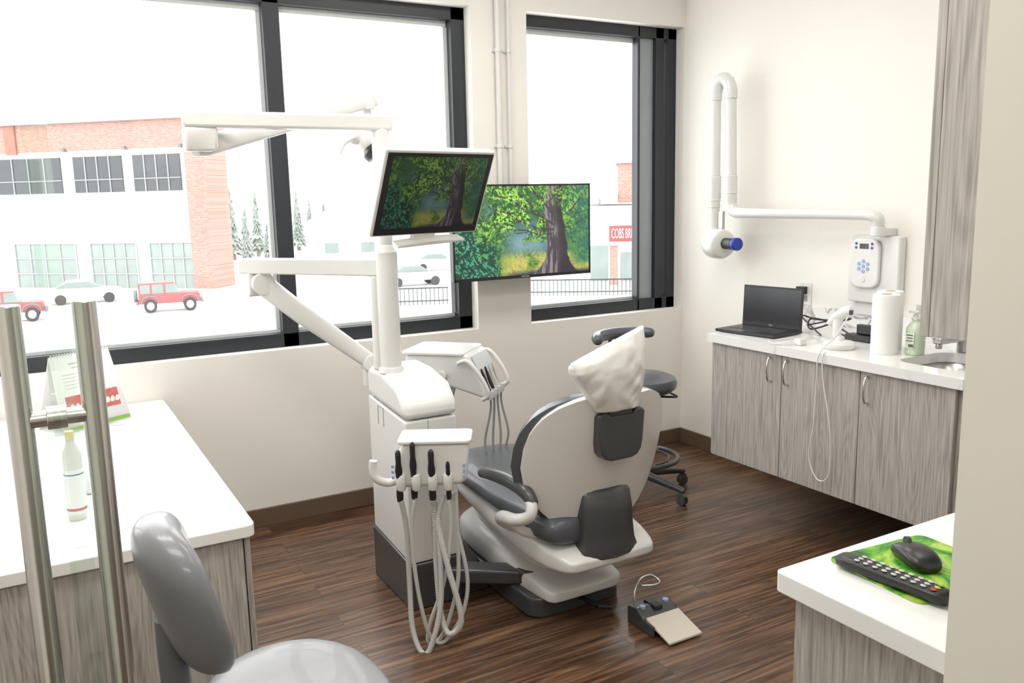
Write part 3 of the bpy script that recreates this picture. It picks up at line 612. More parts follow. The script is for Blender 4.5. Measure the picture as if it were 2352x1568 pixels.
part(s,"back_support",M_up,[loft([frame_ring(Vector((BX+.20*math.cos(a),SY+.03+.20*math.sin(a),.852)),Vector((-math.sin(a),math.cos(a),0)),rq,14) for a,rq in ((math.radians(18),.02),(math.radians(24),.030),(math.radians(50),.033),(math.radians(90),.033),(math.radians(135),.034),(math.radians(164),.033),(math.radians(172),.02))])],sub=1,label="curved slate grey lumbar roll")
part(s,"back_bar",M_bk,[tube([(SX,SY+.1,.56),(SX,SY+.25,.57),(BX+.02,SY+.27,.7),(BX,SY+.235,.83)],.010,n=10)])

# ------------------------------------------------------------ cabinets on the right wall
Xf=-.679
def cup_handle(t,y,z,door):
    X=Xf
    part(t,"handle",M_chr,[tube([(X,y,z+.055),(X-.018,y,z+.052),(X-.028,y,z+.02),(X-.028,y,z-.02),(X-.018,y,z-.052),(X,y,z-.055)],[.006,.0045,.0045,.0045,.006],n=10)],parent=door,label="arched chrome handle")
cab=thing("wall_cabinet","floating grey oak two door base cabinet under white worktop","cabinet",(-.34,-1.45,.293))
part(cab,"body",M_gw,box(-.658,-.003,-1.888,-1.015,.293,.872))
for y0,y1,hy in ((-1.466,-1.016,-1.405),(-1.887,-1.470,-1.505)):
    dr=part(cab,"door",M_gw,box(Xf,-.660,y0,y1,.293,.868),bev=.0015); cup_handle(cab,hy,.795,dr)
cab2=thing("wall_cabinet","floating grey oak single door sink cabinet under white worktop","cabinet",(-.34,-2.1,.293))
part(cab2,"body",M_gw,[box(-.658,-.003,-2.325,-2.305,.293,.872),box(-.658,-.003,-1.906,-1.890,.293,.872),box(-.658,-.003,-2.305,-1.906,.293,.31),box(-.02,-.003,-2.305,-1.906,.31,.872)])
dr=part(cab2,"door",M_gw,box(Xf,-.660,-2.306,-1.891,.293,.868),bev=.0015); cup_handle(cab2,-1.93,.795,dr)
sx0,sx1,sy0,sy1=-.58,-.24,-2.26,-1.965
def slab_hole(bm):
    X0,X1,Y0,Y1=-.70,-.001,-2.345,-1.85
    inn=rrect(sx0,sx1,sy0,sy1,.07,n=8)
    cx,cy=(sx0+sx1)/2,(sy0+sy1)/2
    prs=[]
    for (x,y) in inn:
        dx,dy=x-cx,y-cy
        k=min(((X1 if dx>0 else X0)-cx)/dx if abs(dx)>1e-6 else 99,((Y1 if dy>0 else Y0)-cy)/dy if abs(dy)>1e-6 else 99)
        prs.append([cx+dx*k,cy+dy*k])
    for (qx,qy) in ((X0,Y0),(X1,Y0),(X0,Y1),(X1,Y1)):
        i=min(range(len(prs)),key=lambda i:(prs[i][0]-qx)**2+(prs[i][1]-qy)**2); prs[i]=[qx,qy]
    loops=[]
    for z in (.913,.873):
        vi=[bm.verts.new((x,y,z)) for x,y in inn]; vo=[bm.verts.new((x,y,z)) for x,y in prs]; n=len(vi)
        for i in range(n):
            j=(i+1)%n; bm.faces.new((vi[i],vi[j],vo[j],vo[i]))
        loops.append((vi,vo))
    for k in (0,1):
        a,b=loops[0][k],loops[1][k]; n=len(a)
        for i in range(n):
            j=(i+1)%n; bm.faces.new((a[i],a[j],b[j],b[i]))
single("worktop","white quartz worktop with faint grey veins on the wall cabinets","worktop",M_q,[box(-.70,-.001,-1.85,-1.0,.873,.913),slab_hole],(-.35,-1.67,.873))
single("backsplash","low white marble upstand behind the worktop","backsplash",quartz("marble_upstand",(.25,.23,.22),.3,.45,5,.03),box(-.016,-.001,-2.34,-1.0,.9135,1.0),(-.008,-1.67,.9135))
sk=thing("sink","undermounted stainless steel sink set in the worktop","sink",(-.35,-2.12,.75))
def basin(bm):
    R=[]
    for e,z in ((.0,.873),(.0,.80),(.01,.765),(.03,.752)):
        R.append([Vector((x,y,z)) for x,y in rrect(sx0-.002+e,sx1+.002-e,sy0-.002+e,sy1+.002-e,.07,n=6)])
    loft(R,cap=False)(bm); bm.faces.new([bm.verts.new(p) for p in R[-1]])
part(sk,"basin",M_stainless,[basin],sol=.0015)
part(sk,"drain",M_chr,[lathe(((sx0+sx1)/2,(sy0+sy1)/2,0),[(.03,.7535),(.028,.756),(.005,.756)])])
FY=-2.02
fc=thing("faucet","chrome single lever faucet behind the sink","faucet",(-.20,FY,.914))
part(fc,"body",M_tap,[cyl((-.20,FY,.914),(-.20,FY,.990),.024),box(-.38,-.18,FY-.019,FY+.019,.965,.992),cyl((-.365,FY,.945),(-.365,FY,.968),.013)],bev=.005)
part(fc,"lever",M_tap,[box(-.29,-.17,FY-.012,FY+.012,1.006,1.020),cyl((-.20,FY,.99),(-.20,FY,1.008),.022)],bev=.004)

# ------------------------------------------------------------ near counter on the right and upper cabinet
single("worktop","white quartz worktop with a faint brown vein beside the doorway","worktop",quartz("quartz_brown_vein",(.45,.39,.31),.42,.55,1.3,.014),prism(rrect(-2.47,-.9,-3.609,-3.115,.012),'Z',.873,.913),(-1.7,-3.36,.873),bev=.003)
bc=thing("base_cabinet","grey oak base cabinet below the near worktop","cabinet",(-1.7,-3.36,0))
part(bc,"body",M_gw,box(-2.44,-.92,-3.609,-3.14,.0,.872),bev=.001)
uc=thing("upper_cabinet","grey oak wall cabinet hung above the near worktop","cabinet",(-1.6,-3.43,1.345))
part(uc,"body",M_gw,box(-2.26,-.9,-3.609,-3.252,1.347,2.5),bev=.001)
part(uc,"door",M_gw,box(-2.26,-.9,-3.251,-3.234,1.345,2.5),bev=.001)
mp,n_,l_,b_=nt("mousepad_leaf_print")
tc=n_.new("ShaderNodeTexCoord"); nz=n_.new("ShaderNodeTexNoise"); nz.inputs["Scale"].default_value=9; nz.inputs["Distortion"].default_value=2.5; nz.inputs["Detail"].default_value=3
l_.new(tc.outputs["Object"],nz.inputs["Vector"]); rr=ramp(n_,[(.30,(.01,.08,.01)),(.40,(.05,.26,.02)),(.50,(.18,.44,.03)),(.60,(.44,.60,.08)),(.70,(.08,.36,.26))]); l_.new(nz.outputs["Fac"],rr.inputs[0]); l_.new(rr.outputs[0],b_.inputs["Base Color"]); b_.inputs["Roughness"].default_value=.6
single("mouse_pad","green leaf print mouse pad on the near worktop","mouse pad",mp,prism(rrect(-.12,.13,-.10,.11,.02),'Z',0,.003),(-2.245,-3.255,.9135),rot=(0,0,math.radians(-5)))
ms=thing("mouse","black computer mouse on the mouse pad","mouse",(-2.235,-3.235,.9168),rot=(0,0,math.radians(-25)))
part(ms,"shell",M_bk,[loft([rsec(-.056,.018,.018,.0,2.5,cx=0),rsec(-.045,.028,.028,.0,2.5,cx=0),rsec(-.015,.032,.037,.0,2.5,cx=0),rsec(.02,.030,.034,.0,2.5,cx=0),rsec(.045,.026,.022,.0,2.5,cx=0),rsec(.055,.016,.012,.0,2.5,cx=0)])],sub=1)
part(ms,"wheel",M_dk,[cyl((-.004,.028,.030),(.004,.028,.030),.009,n=16)])
rc=thing("remote_control","black remote control with many small buttons on the mouse pad","remote control",(-2.345,-3.265,.9168),rot=(0,0,math.radians(4)))
part(rc,"case",M_bk,[loft([rsec(-.11,.018,.020,.0,3,cx=0),rsec(-.10,.024,.024,.0,3,cx=0),rsec(0,.022,.022,.0,3,cx=0),rsec(.09,.024,.024,.0,3,cx=0),rsec(.105,.018,.020,.0,3,cx=0)])],sub=1)
M_btn=pm("pale_rubber_button",(.50,.50,.50),.5)
bc4=[M_red,pm("yellow_button",(.6,.5,.05),.5),M_green,M_bluel]
for j in range(9):
    for i in range(3):
        part(rc,"button",bc4[i] if j==0 else M_btn,[ell(((i-1)*.012,-.085+j*.018,.0235),(.0042,.0055,.0018),n=8)])

# ------------------------------------------------------------ items on the right worktop
ZT=.9135
lp=thing("laptop","open black laptop with dark screen on the worktop","laptop",(-.49,-1.135,ZT),rot=(0,0,math.radians(-82)))
part(lp,"base",M_bk,[box(-.175,.175,-.115,.115,.002,.016)],bev=.003)
part(lp,"keyboard",M_dk,[box(-.15+.0207*i,-.15+.0207*i+.017,-.03+.02*j,-.03+.02*j+.016,.016,.0175) for i in range(14) for j in range(5)])
part(lp,"trackpad",M_dk,box(-.05,.05,-.10,-.045,.016,.0166))
def lidp(y0,y1,x,z0,z1,k=.05):
    def f(bm):
        n0=len(bm.verts); box(-x,x,y0,y1,z0,z1)(bm); bm.verts.ensure_lookup_table()
        for i in range(n0,len(bm.verts)): bm.verts[i].co.y+=k*(bm.verts[i].co.z-.014)
    return f
lid=part(lp,"lid",M_bk,[lidp(.102,.110,.175,.014,.220)],bev=.003)
part(lp,"screen",pm("laptop_screen_off",(.012,.014,.018),.18,var=.2,scale=4),lidp(.1010,.1025,.166,.036,.212),parent=lid,label="dark glossy screen")
text(lp,"DELL",.010,(0,.1015,.026),(math.pi/2,0,0),M_alu,parent=lid,ext=.0002)
for k,(x,y) in enumerate(((-.47,-1.84),(-.36,-1.775))):
    pr=thing("paper_towel_roll","upright roll of white paper towel on the worktop","paper towel",(x,y,ZT),group="paper towel rolls")
    part(pr,"roll",M_paper,[lathe((x,y,ZT),[(.02,0),(.055,.0),(.056,.01),(.056,.245),(.053,.252),(.022,.252)],n=40)])
    part(pr,"core",pm("cardboard",(.45,.36,.26),.8),[lathe((x,y,ZT),[(.019,.001),(.0205,.001),(.0205,.2535),(.019,.2535)],n=24)])
BXs,BYs=-.40,-1.935
sp=thing("soap_bottle","pale green pump soap bottle with printed label","soap bottle",(BXs,BYs,ZT))
part(sp,"bottle",M_soap,[loft([ringz(BXs,BYs,ZT+z,hx,hy,n=28,p=2.6) for z,hx,hy in ((0,.032,.030),(.004,.036,.034),(.09,.037,.035),(.112,.036,.034),(.130,.026,.024),(.138,.015,.015),(.145,.014,.014))])])
part(sp,"pump",M_wp,[cyl((BXs,BYs,ZT+.145),(BXs,BYs,ZT+.158),.016,n=18),cyl((BXs,BYs,ZT+.158),(BXs,BYs,ZT+.178),.006,n=12),box(BXs-.012,BXs+.012,BYs-.015,BYs+.03,ZT+.175,ZT+.186)],bev=.002)
part(sp,"label",pm("soap_label",(.70,.78,.64),.5),[box(BXs-.0385,BXs-.0375,BYs-.02,BYs+.02,ZT+.03,ZT+.095)])
part(sp,"print",M_dk,[box(BXs-.0392,BXs-.0385,BYs-.015,BYs+.015-.004*(i%2),ZT+.083-.012*i,ZT+.087-.012*i) for i in range(3)])
part(sp,"barcode",M_bk,[box(BXs-.0395,BXs-.0385,BYs-.018+.003*i,BYs-.0165+.003*i,ZT+.035,ZT+.048) for i in range(8)])
sb=thing("bottle","small clear bottle with white cap near the wall","bottle",(-.27,-1.86,ZT))
part(sb,"bottle",pm("clear_plastic",(.8,.83,.83),.15,trans=.6),[lathe((-.27,-1.86,ZT),[(.024,0),(.028,.005),(.028,.14),(.018,.16),(.014,.17)],n=24)])
part(sb,"cap",M_wp,[cyl((-.27,-1.86,ZT+.17),(-.27,-1.86,ZT+.195),.016,n=20)],bev=.002)
sc=thing("scanner","white handheld scanner standing in a round holder","scanner",(-.53,-1.655,ZT))
part(sc,"stand",M_wp,[lathe((-.53,-1.655,ZT),[(.065,0),(.070,.006),(.070,.022),(.060,.032),(.02,.036),(.016,.05),(.012,.055)],n=36)])
part(sc,"body",M_wp,[tube([(-.53,-1.645,ZT+.045),(-.528,-1.64,ZT+.08),(-.52,-1.635,ZT+.125)],[.018,.020,.024],n=18),tube([(-.53,-1.60,ZT+.10),(-.52,-1.63,ZT+.135),(-.515,-1.67,ZT+.16),(-.51,-1.70,ZT+.168)],[.016,.024,.027,.024],n=18)])
part(sc,"window",M_dk,[obox((-.53,-1.712,ZT+.165),(.02,.006,.02))])
part(sc,"cable",M_wm,[tube([(-.53,-1.70,ZT+.15),(-.62,-1.71,ZT+.07),(-.708,-1.70,ZT-.0),(-.712,-1.695,.80),(-.715,-1.69,.60),(-.712,-1.67,.45),(-.712,-1.72,.36),(-.712,-1.78,.40),(-.712,-1.775,.60),(-.712,-1.73,.80),(-.71,-1.72,.905),(-.68,-1.71,ZT+.004)],.0028,n=8)],label="thin white cable hanging in a loop")
ad=thing("power_adapter","black power adapter lying near the wall","power adapter",(-.28,-1.58,ZT))
part(ad,"case",M_bk,[box(-.33,-.27,-1.66,-1.52,ZT,ZT+.03),box(-.30,-.27,-1.66,-1.56,ZT+.03,ZT+.075)],bev=.005)
part(ad,"cable",M_bk,[tube([(-.28,-1.54,ZT+.015),(-.22,-1.45,ZT+.012),(-.2,-1.32,ZT+.05),(-.25,-1.25,ZT+.06),(-.3,-1.3,ZT+.02),(-.24,-1.42,ZT+.07),(-.14,-1.38,ZT+.06),(-.13,-1.2,ZT+.04),(-.2,-1.15,ZT+.06),(-.35,-1.40,ZT+.008)],.0045,n=8),tube([(-.22,-1.2,ZT+.02),(-.15,-1.3,ZT+.05),(-.2,-1.45,ZT+.08),(-.27,-1.4,ZT+.05),(-.3,-1.5,ZT+.01)],.004,n=8)])
chg=thing("charger","small white charger with white lead on the worktop","charger",(-.60,-1.48,ZT))
part(chg,"plug",M_wm,[box(-.62,-.58,-1.52,-1.48,ZT,ZT+.03)],bev=.004)
part(chg,"lead",M_wm,[tube([(-.60,-1.50,ZT+.01),(-.66,-1.47,ZT+.006),(-.685,-1.42,ZT+.006),(-.67,-1.375,ZT+.006),(-.62,-1.36,ZT+.006),(-.50,-1.37,ZT+.006)],.0025,n=8)])
ou=thing("wall_outlet","white wall outlet with a black plug in it","outlet",(-.004,-.995,1.06))
part(ou,"plate",M_wm,[box(-.006,-.0005,-1.035,-.955,1.0,1.12)],bev=.002)
part(ou,"socket",pm("socket_shadow",(.3,.3,.3),.6),[box(-.0075,-.006,-1.012,-.978,1.02,1.05)],bev=.003)
part(ou,"plug",M_bk,[box(-.045,-.0065,-1.01,-.965,1.06,1.10),tube([(-.045,-.985,1.08),(-.09,-.97,1.07),(-.09,-.95,1.0),(-.06,-.96,.95)],.004,n=8)],bev=.004)

# ------------------------------------------------------------ x-ray unit on the right wall
xr=thing("dental_xray_unit","white wall mounted dental x-ray with folded arm and control box","x-ray unit",(-.05,-1.44,1.2))
part(xr,"control_box",M_wp,[prism(rrect(-1.585,-1.30,1.055,1.385,.012),'X',-.05,-.001)],bev=.008)
cp=part(xr,"control_panel",M_wm,[prism([(y,z) for y,z in rrect(-1.49,-1.325,1.13,1.37,.05,n=8)],'X',-.072,-.05)],bev=.008)
part(xr,"wall_cover",M_wp,[box(-.03,-.001,-1.56,-1.33,.99,1.055)],bev=.004)
part(xr,"display",M_dk,[box(-.0735,-.072,-1.43,-1.38,1.32,1.345)],parent=cp)
for i,(y,z) in enumerate(((-1.36,1.325),(-1.45,1.325),(-1.36,1.345),(-1.45,1.345),(-1.405,1.26),(-1.405,1.235),(-1.405,1.21),(-1.38,1.247),(-1.43,1.247),(-1.38,1.223),(-1.43,1.223))):
    part(xr,"button",M_bluel if i>3 else M_blue,[cyl((-.0725,y,z),(-.075,y,z),.009 if i>3 else .006,n=14)],parent=cp)
part(xr,"button",M_wp,[cyl((-.072,-1.405,1.17),(-.076,-1.405,1.17),.012,n=16)],parent=cp)
XA=-.12
part(xr,"mount",M_wp,[box(-.10,-.001,-1.53,-1.47,1.385,1.42),cyl((XA+.02,-1.50,1.385),(XA+.02,-1.50,1.43),.035,n=26),cyl((XA+.02,-1.50,1.43),(XA+.02,-1.50,1.46),.028,n=26)],bev=.004)
part(xr,"horizontal_arm",M_wp,[tube([(XA+.02,-1.50,1.44),(XA+.01,-1.50,1.468),(XA,-1.47,1.482),(XA,-1.40,1.485),(XA,-1.0,1.487),(XA,-.66,1.49),(XA,-.58,1.495),(XA,-.545,1.53),(XA,-.54,1.58)],[.030,.028,.025,.025,.029,.033,.036],n=22)])
part(xr,"folding_arm",M_wp,[cyl((XA,-.54,1.58),(XA,-.54,1.70),.034,n=26),cyl((XA,-.54,1.70),(XA,-.525,2.13),.031,n=24),cyl((XA-.02,-.43,1.52),(XA-.02,-.43,1.70),.034,n=26),cyl((XA-.02,-.43,1.70),(XA-.02,-.425,2.13),.031,n=24)],bev=.003)
part(xr,"elbow",M_wp,[tube([(XA,-.525,2.12),(XA,-.522,2.17),(XA-.005,-.505,2.215),(XA-.01,-.475,2.232),(XA-.015,-.445,2.215),(XA-.02,-.428,2.17),(XA-.02,-.425,2.12)],.037,n=24,sm=8,rib=.012,ribd=.94)])
part(xr,"folding_sleeve",M_wp,[tube([(XA,-.54,1.60),(XA,-.537,1.70)],.038,n=24,rib=.009,ribd=.92),tube([(XA-.02,-.43,1.56),(XA-.02,-.43,1.70)],.038,n=24,rib=.009,ribd=.92)])
part(xr,"neck",M_wp,[cyl((XA-.02,-.43,1.53),(XA-.02,-.43,1.36),.03,.034,n=24)])
part(xr,"yoke",M_met,[box(XA-.03,XA-.01,-.51,-.475,1.40,1.50)],bev=.004)
xh=part(xr,"tube_head",M_wp,[lathed((XA-.02,-.44,1.315),(-.25,-.97,0),[(.04,-.04),(.075,-.03),(.086,0),(.086,.07),(.076,.10),(.045,.115)],n=36)],bev=.006)
part(xr,"collimator",M_bk,[lathed((XA-.048,-.555,1.32),(-.12,-1,0),[(.032,0),(.032,.075)],n=26)],parent=xh)
part(xr,"collimator_ring",M_blue,[lathed((XA-.056,-.632,1.32),(-.12,-1,0),[(.033,0),(.036,.006),(.036,.032),(.033,.036)],n=30)],parent=xh,label="blue end ring")

# ------------------------------------------------------------ desk at the left
DX=-3.13; DZ=.712
single("desktop","white quartz desktop with blue grey veins","worktop",quartz("desk_quartz",(.45,.48,.62),.30,.42,1.35,.014),prism(rrect(-4.9,DX,-1.825,-.002,.025),'Z',DZ-.037,DZ),(-4,-.9,DZ-.037),bev=.004)
dk=thing("desk_cabinet","grey oak desk cabinet under the white desktop","cabinet",(-4,-.9,0))
part(dk,"body",M_gw,box(-4.87,DX-.03,-1.785,-.003,0,DZ-.038),bev=.001)
part(dk,"side_panel",M_gw,box(DX-.028,DX-.012,-1.79,-.003,0,DZ-.038),bev=.001)
part(dk,"door",M_gw,box(-3.80,DX-.035,-1.805,-1.787,.0,DZ-.045),bev=.002)
cl=thing("tent_calendar","white tent style desk calendar with dental pictures","calendar",(-3.47,-.30,DZ),rot=(0,0,math.radians(30)))
ph=.30; pd=.085
part(cl,"page",M_paper,[quad((-.15,-pd,.001),(.15,-pd,.001),(.13,0,ph),(-.13,0,ph))],sol=.003)
part(cl,"page",M_paper,[quad((-.15,pd,.001),(.15,pd,.001),(.13,0,ph),(-.13,0,ph))],sol=.003)
def onpage(x,s): return (x,-pd*(1-s)-.0035,ph*s+.001)
def patch(x0,x1,s0,s1): return quad(onpage(x0,s0),onpage(x1,s0),onpage(x1,s1),onpage(x0,s1))
part(cl,"picture",M_pink,[patch(-.11,-.035,.22,.46)]); part(cl,"picture",M_pink,[patch(.045,.12,.22,.46)])
M_tooth=pm("tooth_ivory",(.82,.78,.68),.4)
def onp2(x,s): p=onpage(x,s); return (p[0],p[1]-.002,p[2])
for x0 in (-.10,.055):
    part(cl,"teeth_print",M_tooth,[ell(onp2(x0+.010+.022*i,.31),(.010,.0012,.015),n=12) for i in range(3)])
part(cl,"stripe",M_green,[patch(-.145,.145,.02,.06)])
part(cl,"print",M_hosed,[patch(-.06,.04,.875,.882),patch(-.05,.0,.82,.826)]+[patch(-.10,.03-.02*(i%2),.74-.045*i,.744-.045*i) for i in range(5)])
part(cl,"spiral",M_met,[torus((-.12+.012*i,0,ph),.006,.0012,n=12,m=6,ax='X') for i in range(21)])
bt=thing("lotion_bottle","tall white bottle with blue and red label on the desk","bottle",(-3.56,-1.5,DZ))
part(bt,"bottle",M_wp,[lathe((-3.56,-1.5,DZ),[(.022,0),(.026,.006),(.026,.18),(.023,.20),(.012,.225),(.011,.235)],n=28)])
part(bt,"label",pm("label_white",(.85,.85,.88),.5),[lathe((-3.56,-1.5,DZ),[(.0263,.02),(.0266,.021),(.0266,.15),(.0263,.151)],n=28)])
part(bt,"stripe",M_blue,[lathe((-3.56,-1.5,DZ),[(.0266,.135),(.0269,.136),(.0269,.138),(.0266,.139)],n=28)])
part(bt,"stripe",M_red,[lathe((-3.56,-1.5,DZ),[(.0266,.03),(.0269,.031),(.0269,.037),(.0266,.038)],n=28)])
part(bt,"cap",pm("pale_yellow_cap",(.75,.68,.3),.4),[cyl((-3.56,-1.5,DZ+.235),(-3.56,-1.5,DZ+.262),.012,n=20)],bev=.002)
bx=thing("acrylic_box","small clear acrylic box on the desk","box",(-3.50,-1.27,DZ))
part(bx,"box",glassm("acrylic",(.93,.95,.97),.12,.1),[box(-3.53,-3.47,-1.30,-1.24,DZ+.001,DZ+.10)],bev=.003)
part(bx,"cards",M_paper,[box(-3.525,-3.475,-1.295,-1.245,DZ+.005,DZ+.05)])

# ------------------------------------------------------------ near stool
NX0,NY0=-3.20,-2.47
ns=thing("operator_stool","light grey saddle stool with curved padded back beside the desk","stool",(NX0,NY0,0))
part(ns,"seat",M_up3,[loft([rsec(-2.68,.08,.562,.50,2.3,cx=NX0),rsec(-2.66,.15,.577,.485,2.3,cx=NX0),rsec(-2.56,.20,.587,.47,2.4,cx=NX0),rsec(-2.45,.208,.574,.47,2.4,cx=NX0),rsec(-2.34,.19,.587,.47,2.4,cx=NX0),rsec(-2.26,.13,.577,.485,2.3,cx=NX0),rsec(-2.235,.07,.562,.50,2.3,cx=NX0)])],sub=1,label="pale grey padded seat")
def backpad(bm):
    rings=[]
    for z,h,th_,dx in ((.690,.07,.022,.042),(.703,.11,.040,.038),(.75,.148,.052,.026),(.80,.160,.053,.010),(.85,.164,.052,-.004),(.90,.160,.053,-.016),(.945,.146,.054,-.024),(.98,.113,.044,-.030),(1.0,.06,.024,-.033)):
        rg=[]
        for i in range(32):
            a=2*math.pi*i/32; yy=h*math.copysign(abs(math.sin(a))**.8,math.sin(a)); xx=th_*math.copysign(abs(math.cos(a))**.8,math.cos(a))
            rg.append(Vector((-3.420+dx+xx+1.5*yy*yy,NY0+.01+yy,z)))
        rings.append(rg)
    loft(rings)(bm)
part(ns,"backrest",M_up2,[backpad],sub=1,label="grey padded curved backrest")
part(ns,"back_bar",M_upd,[tube([(-3.28,NY0,.52),(-3.38,NY0,.54),(-3.43,NY0,.60),(-3.44,NY0,.70),(-3.44,NY0,.80)],.028,n=14)])
part(ns,"column",M_bk,[cyl((NX0,NY0,.28),(NX0,NY0,.47),.018),cyl((NX0,NY0,.09),(NX0,NY0,.30),.027)])
for i in range(5):
    a=math.radians(20+72*i); ex,ey=NX0+.27*math.cos(a),NY0+.27*math.sin(a)
    lg=part(ns,"leg",M_dk,[loft([frame_ring(Vector((NX0,NY0,.115)),Vector((math.cos(a),math.sin(a),-.1)),.026,12),frame_ring(Vector((ex,ey,.078)),Vector((math.cos(a),math.sin(a),-.1)),.015,12)])])
    caster(ns,ex,ey,a,parent=lg)

# ------------------------------------------------------------ outside
GZ=-4.5
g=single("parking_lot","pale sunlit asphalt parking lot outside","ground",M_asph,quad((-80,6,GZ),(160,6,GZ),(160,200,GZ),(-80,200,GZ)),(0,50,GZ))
g["kind"]="stuff"
A_=Vector((-5.8,73.9)); B_=Vector((8.1,61.0)); dv=(B_-A_); LL=dv.length; rz=math.atan2(dv.y,dv.x)
bd=thing("office_building","pale stucco and red brick two storey office building","building",(A_.x,A_.y,GZ),rot=(0,0,rz))
def S(px): return LL*px/500
def Zp(y): return 1.6-(y-475)/1949*65-GZ
part(bd,"wall",M_stucco,[box(S(-260),S(470),0,2.5,0,Zp(350))])
part(bd,"brick_band",M_brick,[box(S(-260),S(505),-.15,2.5,Zp(350),Zp(290))])
part(bd,"brick_pier",M_brick,[box(S(462),S(505),-.3,2.5,0,Zp(350))])
part(bd,"brick_pier",pm("darker_brick",(.24,.12,.09),.9,var=.2,scale=2),[box(S(60),S(85),-.3,-.16,Zp(355),Zp(290))])
part(bd,"parapet",M_roofl,[box(S(-260),S(508),-.45,2.8,Zp(290),Zp(284))])
for x0,x1 in ((-130,-30),(30,180),(210,320),(345,448)):
    pn=part(bd,"window",M_extglass,[box(S(x0),S(x1),-.12,0,Zp(443),Zp(364))])
    part(bd,"window_bars",M_roofl,[box(S(x0+(x1-x0)*k/4)-.03,S(x0+(x1-x0)*k/4)+.03,-.2,-.1,Zp(443),Zp(364)) for k in (1,2,3)]+[box(S(x0),S(x1),-.2,-.1,Zp(415)-.03,Zp(415)+.03)],parent=pn)
    pn=part(bd,"window",pm("hazy_green_window",(.20,.24,.22),.2,var=.2,scale=.8),[box(S(x0+22),S(x1+16),-.12,0,Zp(662),Zp(556))])
    part(bd,"window_bars",M_roofl,[box(S(x0+22+(x1-x0-6)*k/4)-.04,S(x0+22+(x1-x0-6)*k/4)+.04,-.2,-.1,Zp(662),Zp(556)) for k in (0,1,2,3,4)]+[box(S(x0+22),S(x1+16),-.2,-.1,Zp(y)-.04,Zp(y)+.04) for y in (556,590,625)],parent=pn)
for x in (195,332,455): part(bd,"wall_light",M_roof,[box(S(x)-.12,S(x)+.12,-.4,0,Zp(352),Zp(345))])

def suv(name,label,x,y,rot,paint,group):
    t=thing(name,label,"car",(x,y,GZ),rot=(0,0,rot),group=group); t.o.scale=(.84,.84,.94)
    part(t,"body",paint,[prism([(-2.0,.55),(2.0,.55),(2.0,.95),(1.95,1.12),(.75,1.18),(.7,1.15),(-1.95,1.15),(-2.0,.9)],'Y',-.8,.8)],bev=.06)
    part(t,"roof",paint,[prism([(-1.95,1.72),(.35,1.72),(.38,1.82),(-1.92,1.82)],'Y',-.74,.74)],bev=.03)
    part(t,"window",M_extglassg,[prism([(-1.93,1.15),(.68,1.15),(.36,1.74),(-1.9,1.74)],'Y',-.74,.74)],bev=.02)
    for a,b in ((-1.2,-1.08),(-.35,-.23),(-1.95,-1.85)): part(t,"pillar",paint,[box(a,b,-.76,.76,1.12,1.76)])
    for a,b in ((2.0,2.2),(-2.15,-2.0)): part(t,"bumper",M_roof,[box(a,b,-.8,.8,.5,.72)],bev=.04)
    part(t,"spare_wheel",M_roof,[cyl((-2.05,0,1.0),(-2.28,0,1.0),.38,n=24)],bev=.04)
    for wx in (-1.25,1.3):
        part(t,"fender",M_roof,[tube([(wx-.55,-.85,.6),(wx-.4,-.85,.9),(wx,-.85,1.0),(wx+.4,-.85,.9),(wx+.55,-.85,.6)],.05,n=8)])
        for wy in (-.8,.8):
            wl=part(t,"wheel",M_tyre,[cyl((wx,wy-.13,.42),(wx,wy+.13,.42),.42,n=28)],bev=.04)
            part(t,"hubcap",M_alu,[cyl((wx,wy-.15,.42),(wx,wy+.15,.42),.24,n=20)],parent=wl)
suv("car","red boxy off-road car parked outside on the asphalt",3.35,49.0,math.radians(-7),M_carred,"parked cars")
suv("car","red boxy off-road car with grey glass parked beside the lane",-4.8,49.6,math.radians(-3),M_carred,"parked cars")
t=thing("car","white sedan parked near the office building","car",(-.7,57.2,GZ),rot=(0,0,math.radians(-2)),group="parked cars")
part(t,"body",M_carw,[prism([(-2.3,.4),(2.3,.4),(2.35,.65),(2.2,.85),(1.1,1.0),(-1.5,1.05),(-2.25,1.0),(-2.35,.7)],'Y',-.85,.85)],bev=.08)
part(t,"cabin",M_extglassg,[prism([(-1.7,1.03),(1.1,.98),(.35,1.42),(-1.0,1.42)],'Y',-.7,.7)],bev=.05)
part(t,"roof",M_carw,[prism([(-1.05,1.40),(.4,1.40),(.3,1.48),(-.95,1.48)],'Y',-.68,.68)],bev=.03)
for wx in (-1.4,1.4):
    for wy in (-.75,.75): part(t,"wheel",M_tyre,[cyl((wx,wy-.12,.33),(wx,wy+.12,.33),.33,n=24)])
rs=math.radians(-36.9)
sh=thing("shop_building","single storey brick shop with grey roof edge and red sign","building",(32.1,43.4,GZ),rot=(0,0,rs))
def SX_(px): return (px-1430)*.0305
def SZ_(y): return 1.6-(y-449)/1949*59.5-GZ
part(sh,"wall",M_stucco,[box(SX_(1350),SX_(1600),0,10,0,SZ_(470))])
part(sh,"brick_tower",M_brick,[box(SX_(1422),SX_(1500),-.4,6,SZ_(465),SZ_(378))])
part(sh,"roof_edge",M_roofl,[box(SX_(1340),SX_(1422),-1,10,SZ_(455),SZ_(445)),box(SX_(1418),SX_(1505),-.6,6,SZ_(378),SZ_(371)),box(SX_(1380),SX_(1505),-1.2,0,SZ_(482),SZ_(470))])
part(sh,"shop_window",M_extglassg,[box(SX_(1360),SX_(1400),-.1,0,SZ_(640),SZ_(560))])
part(sh,"shop_window",M_extglassg,[box(SX_(1428),SX_(1490),-.1,0,SZ_(640),SZ_(575))])
part(sh,"brick_pier",M_brick,[box(SX_(1404),SX_(1422),-.2,0,0,SZ_(560))])
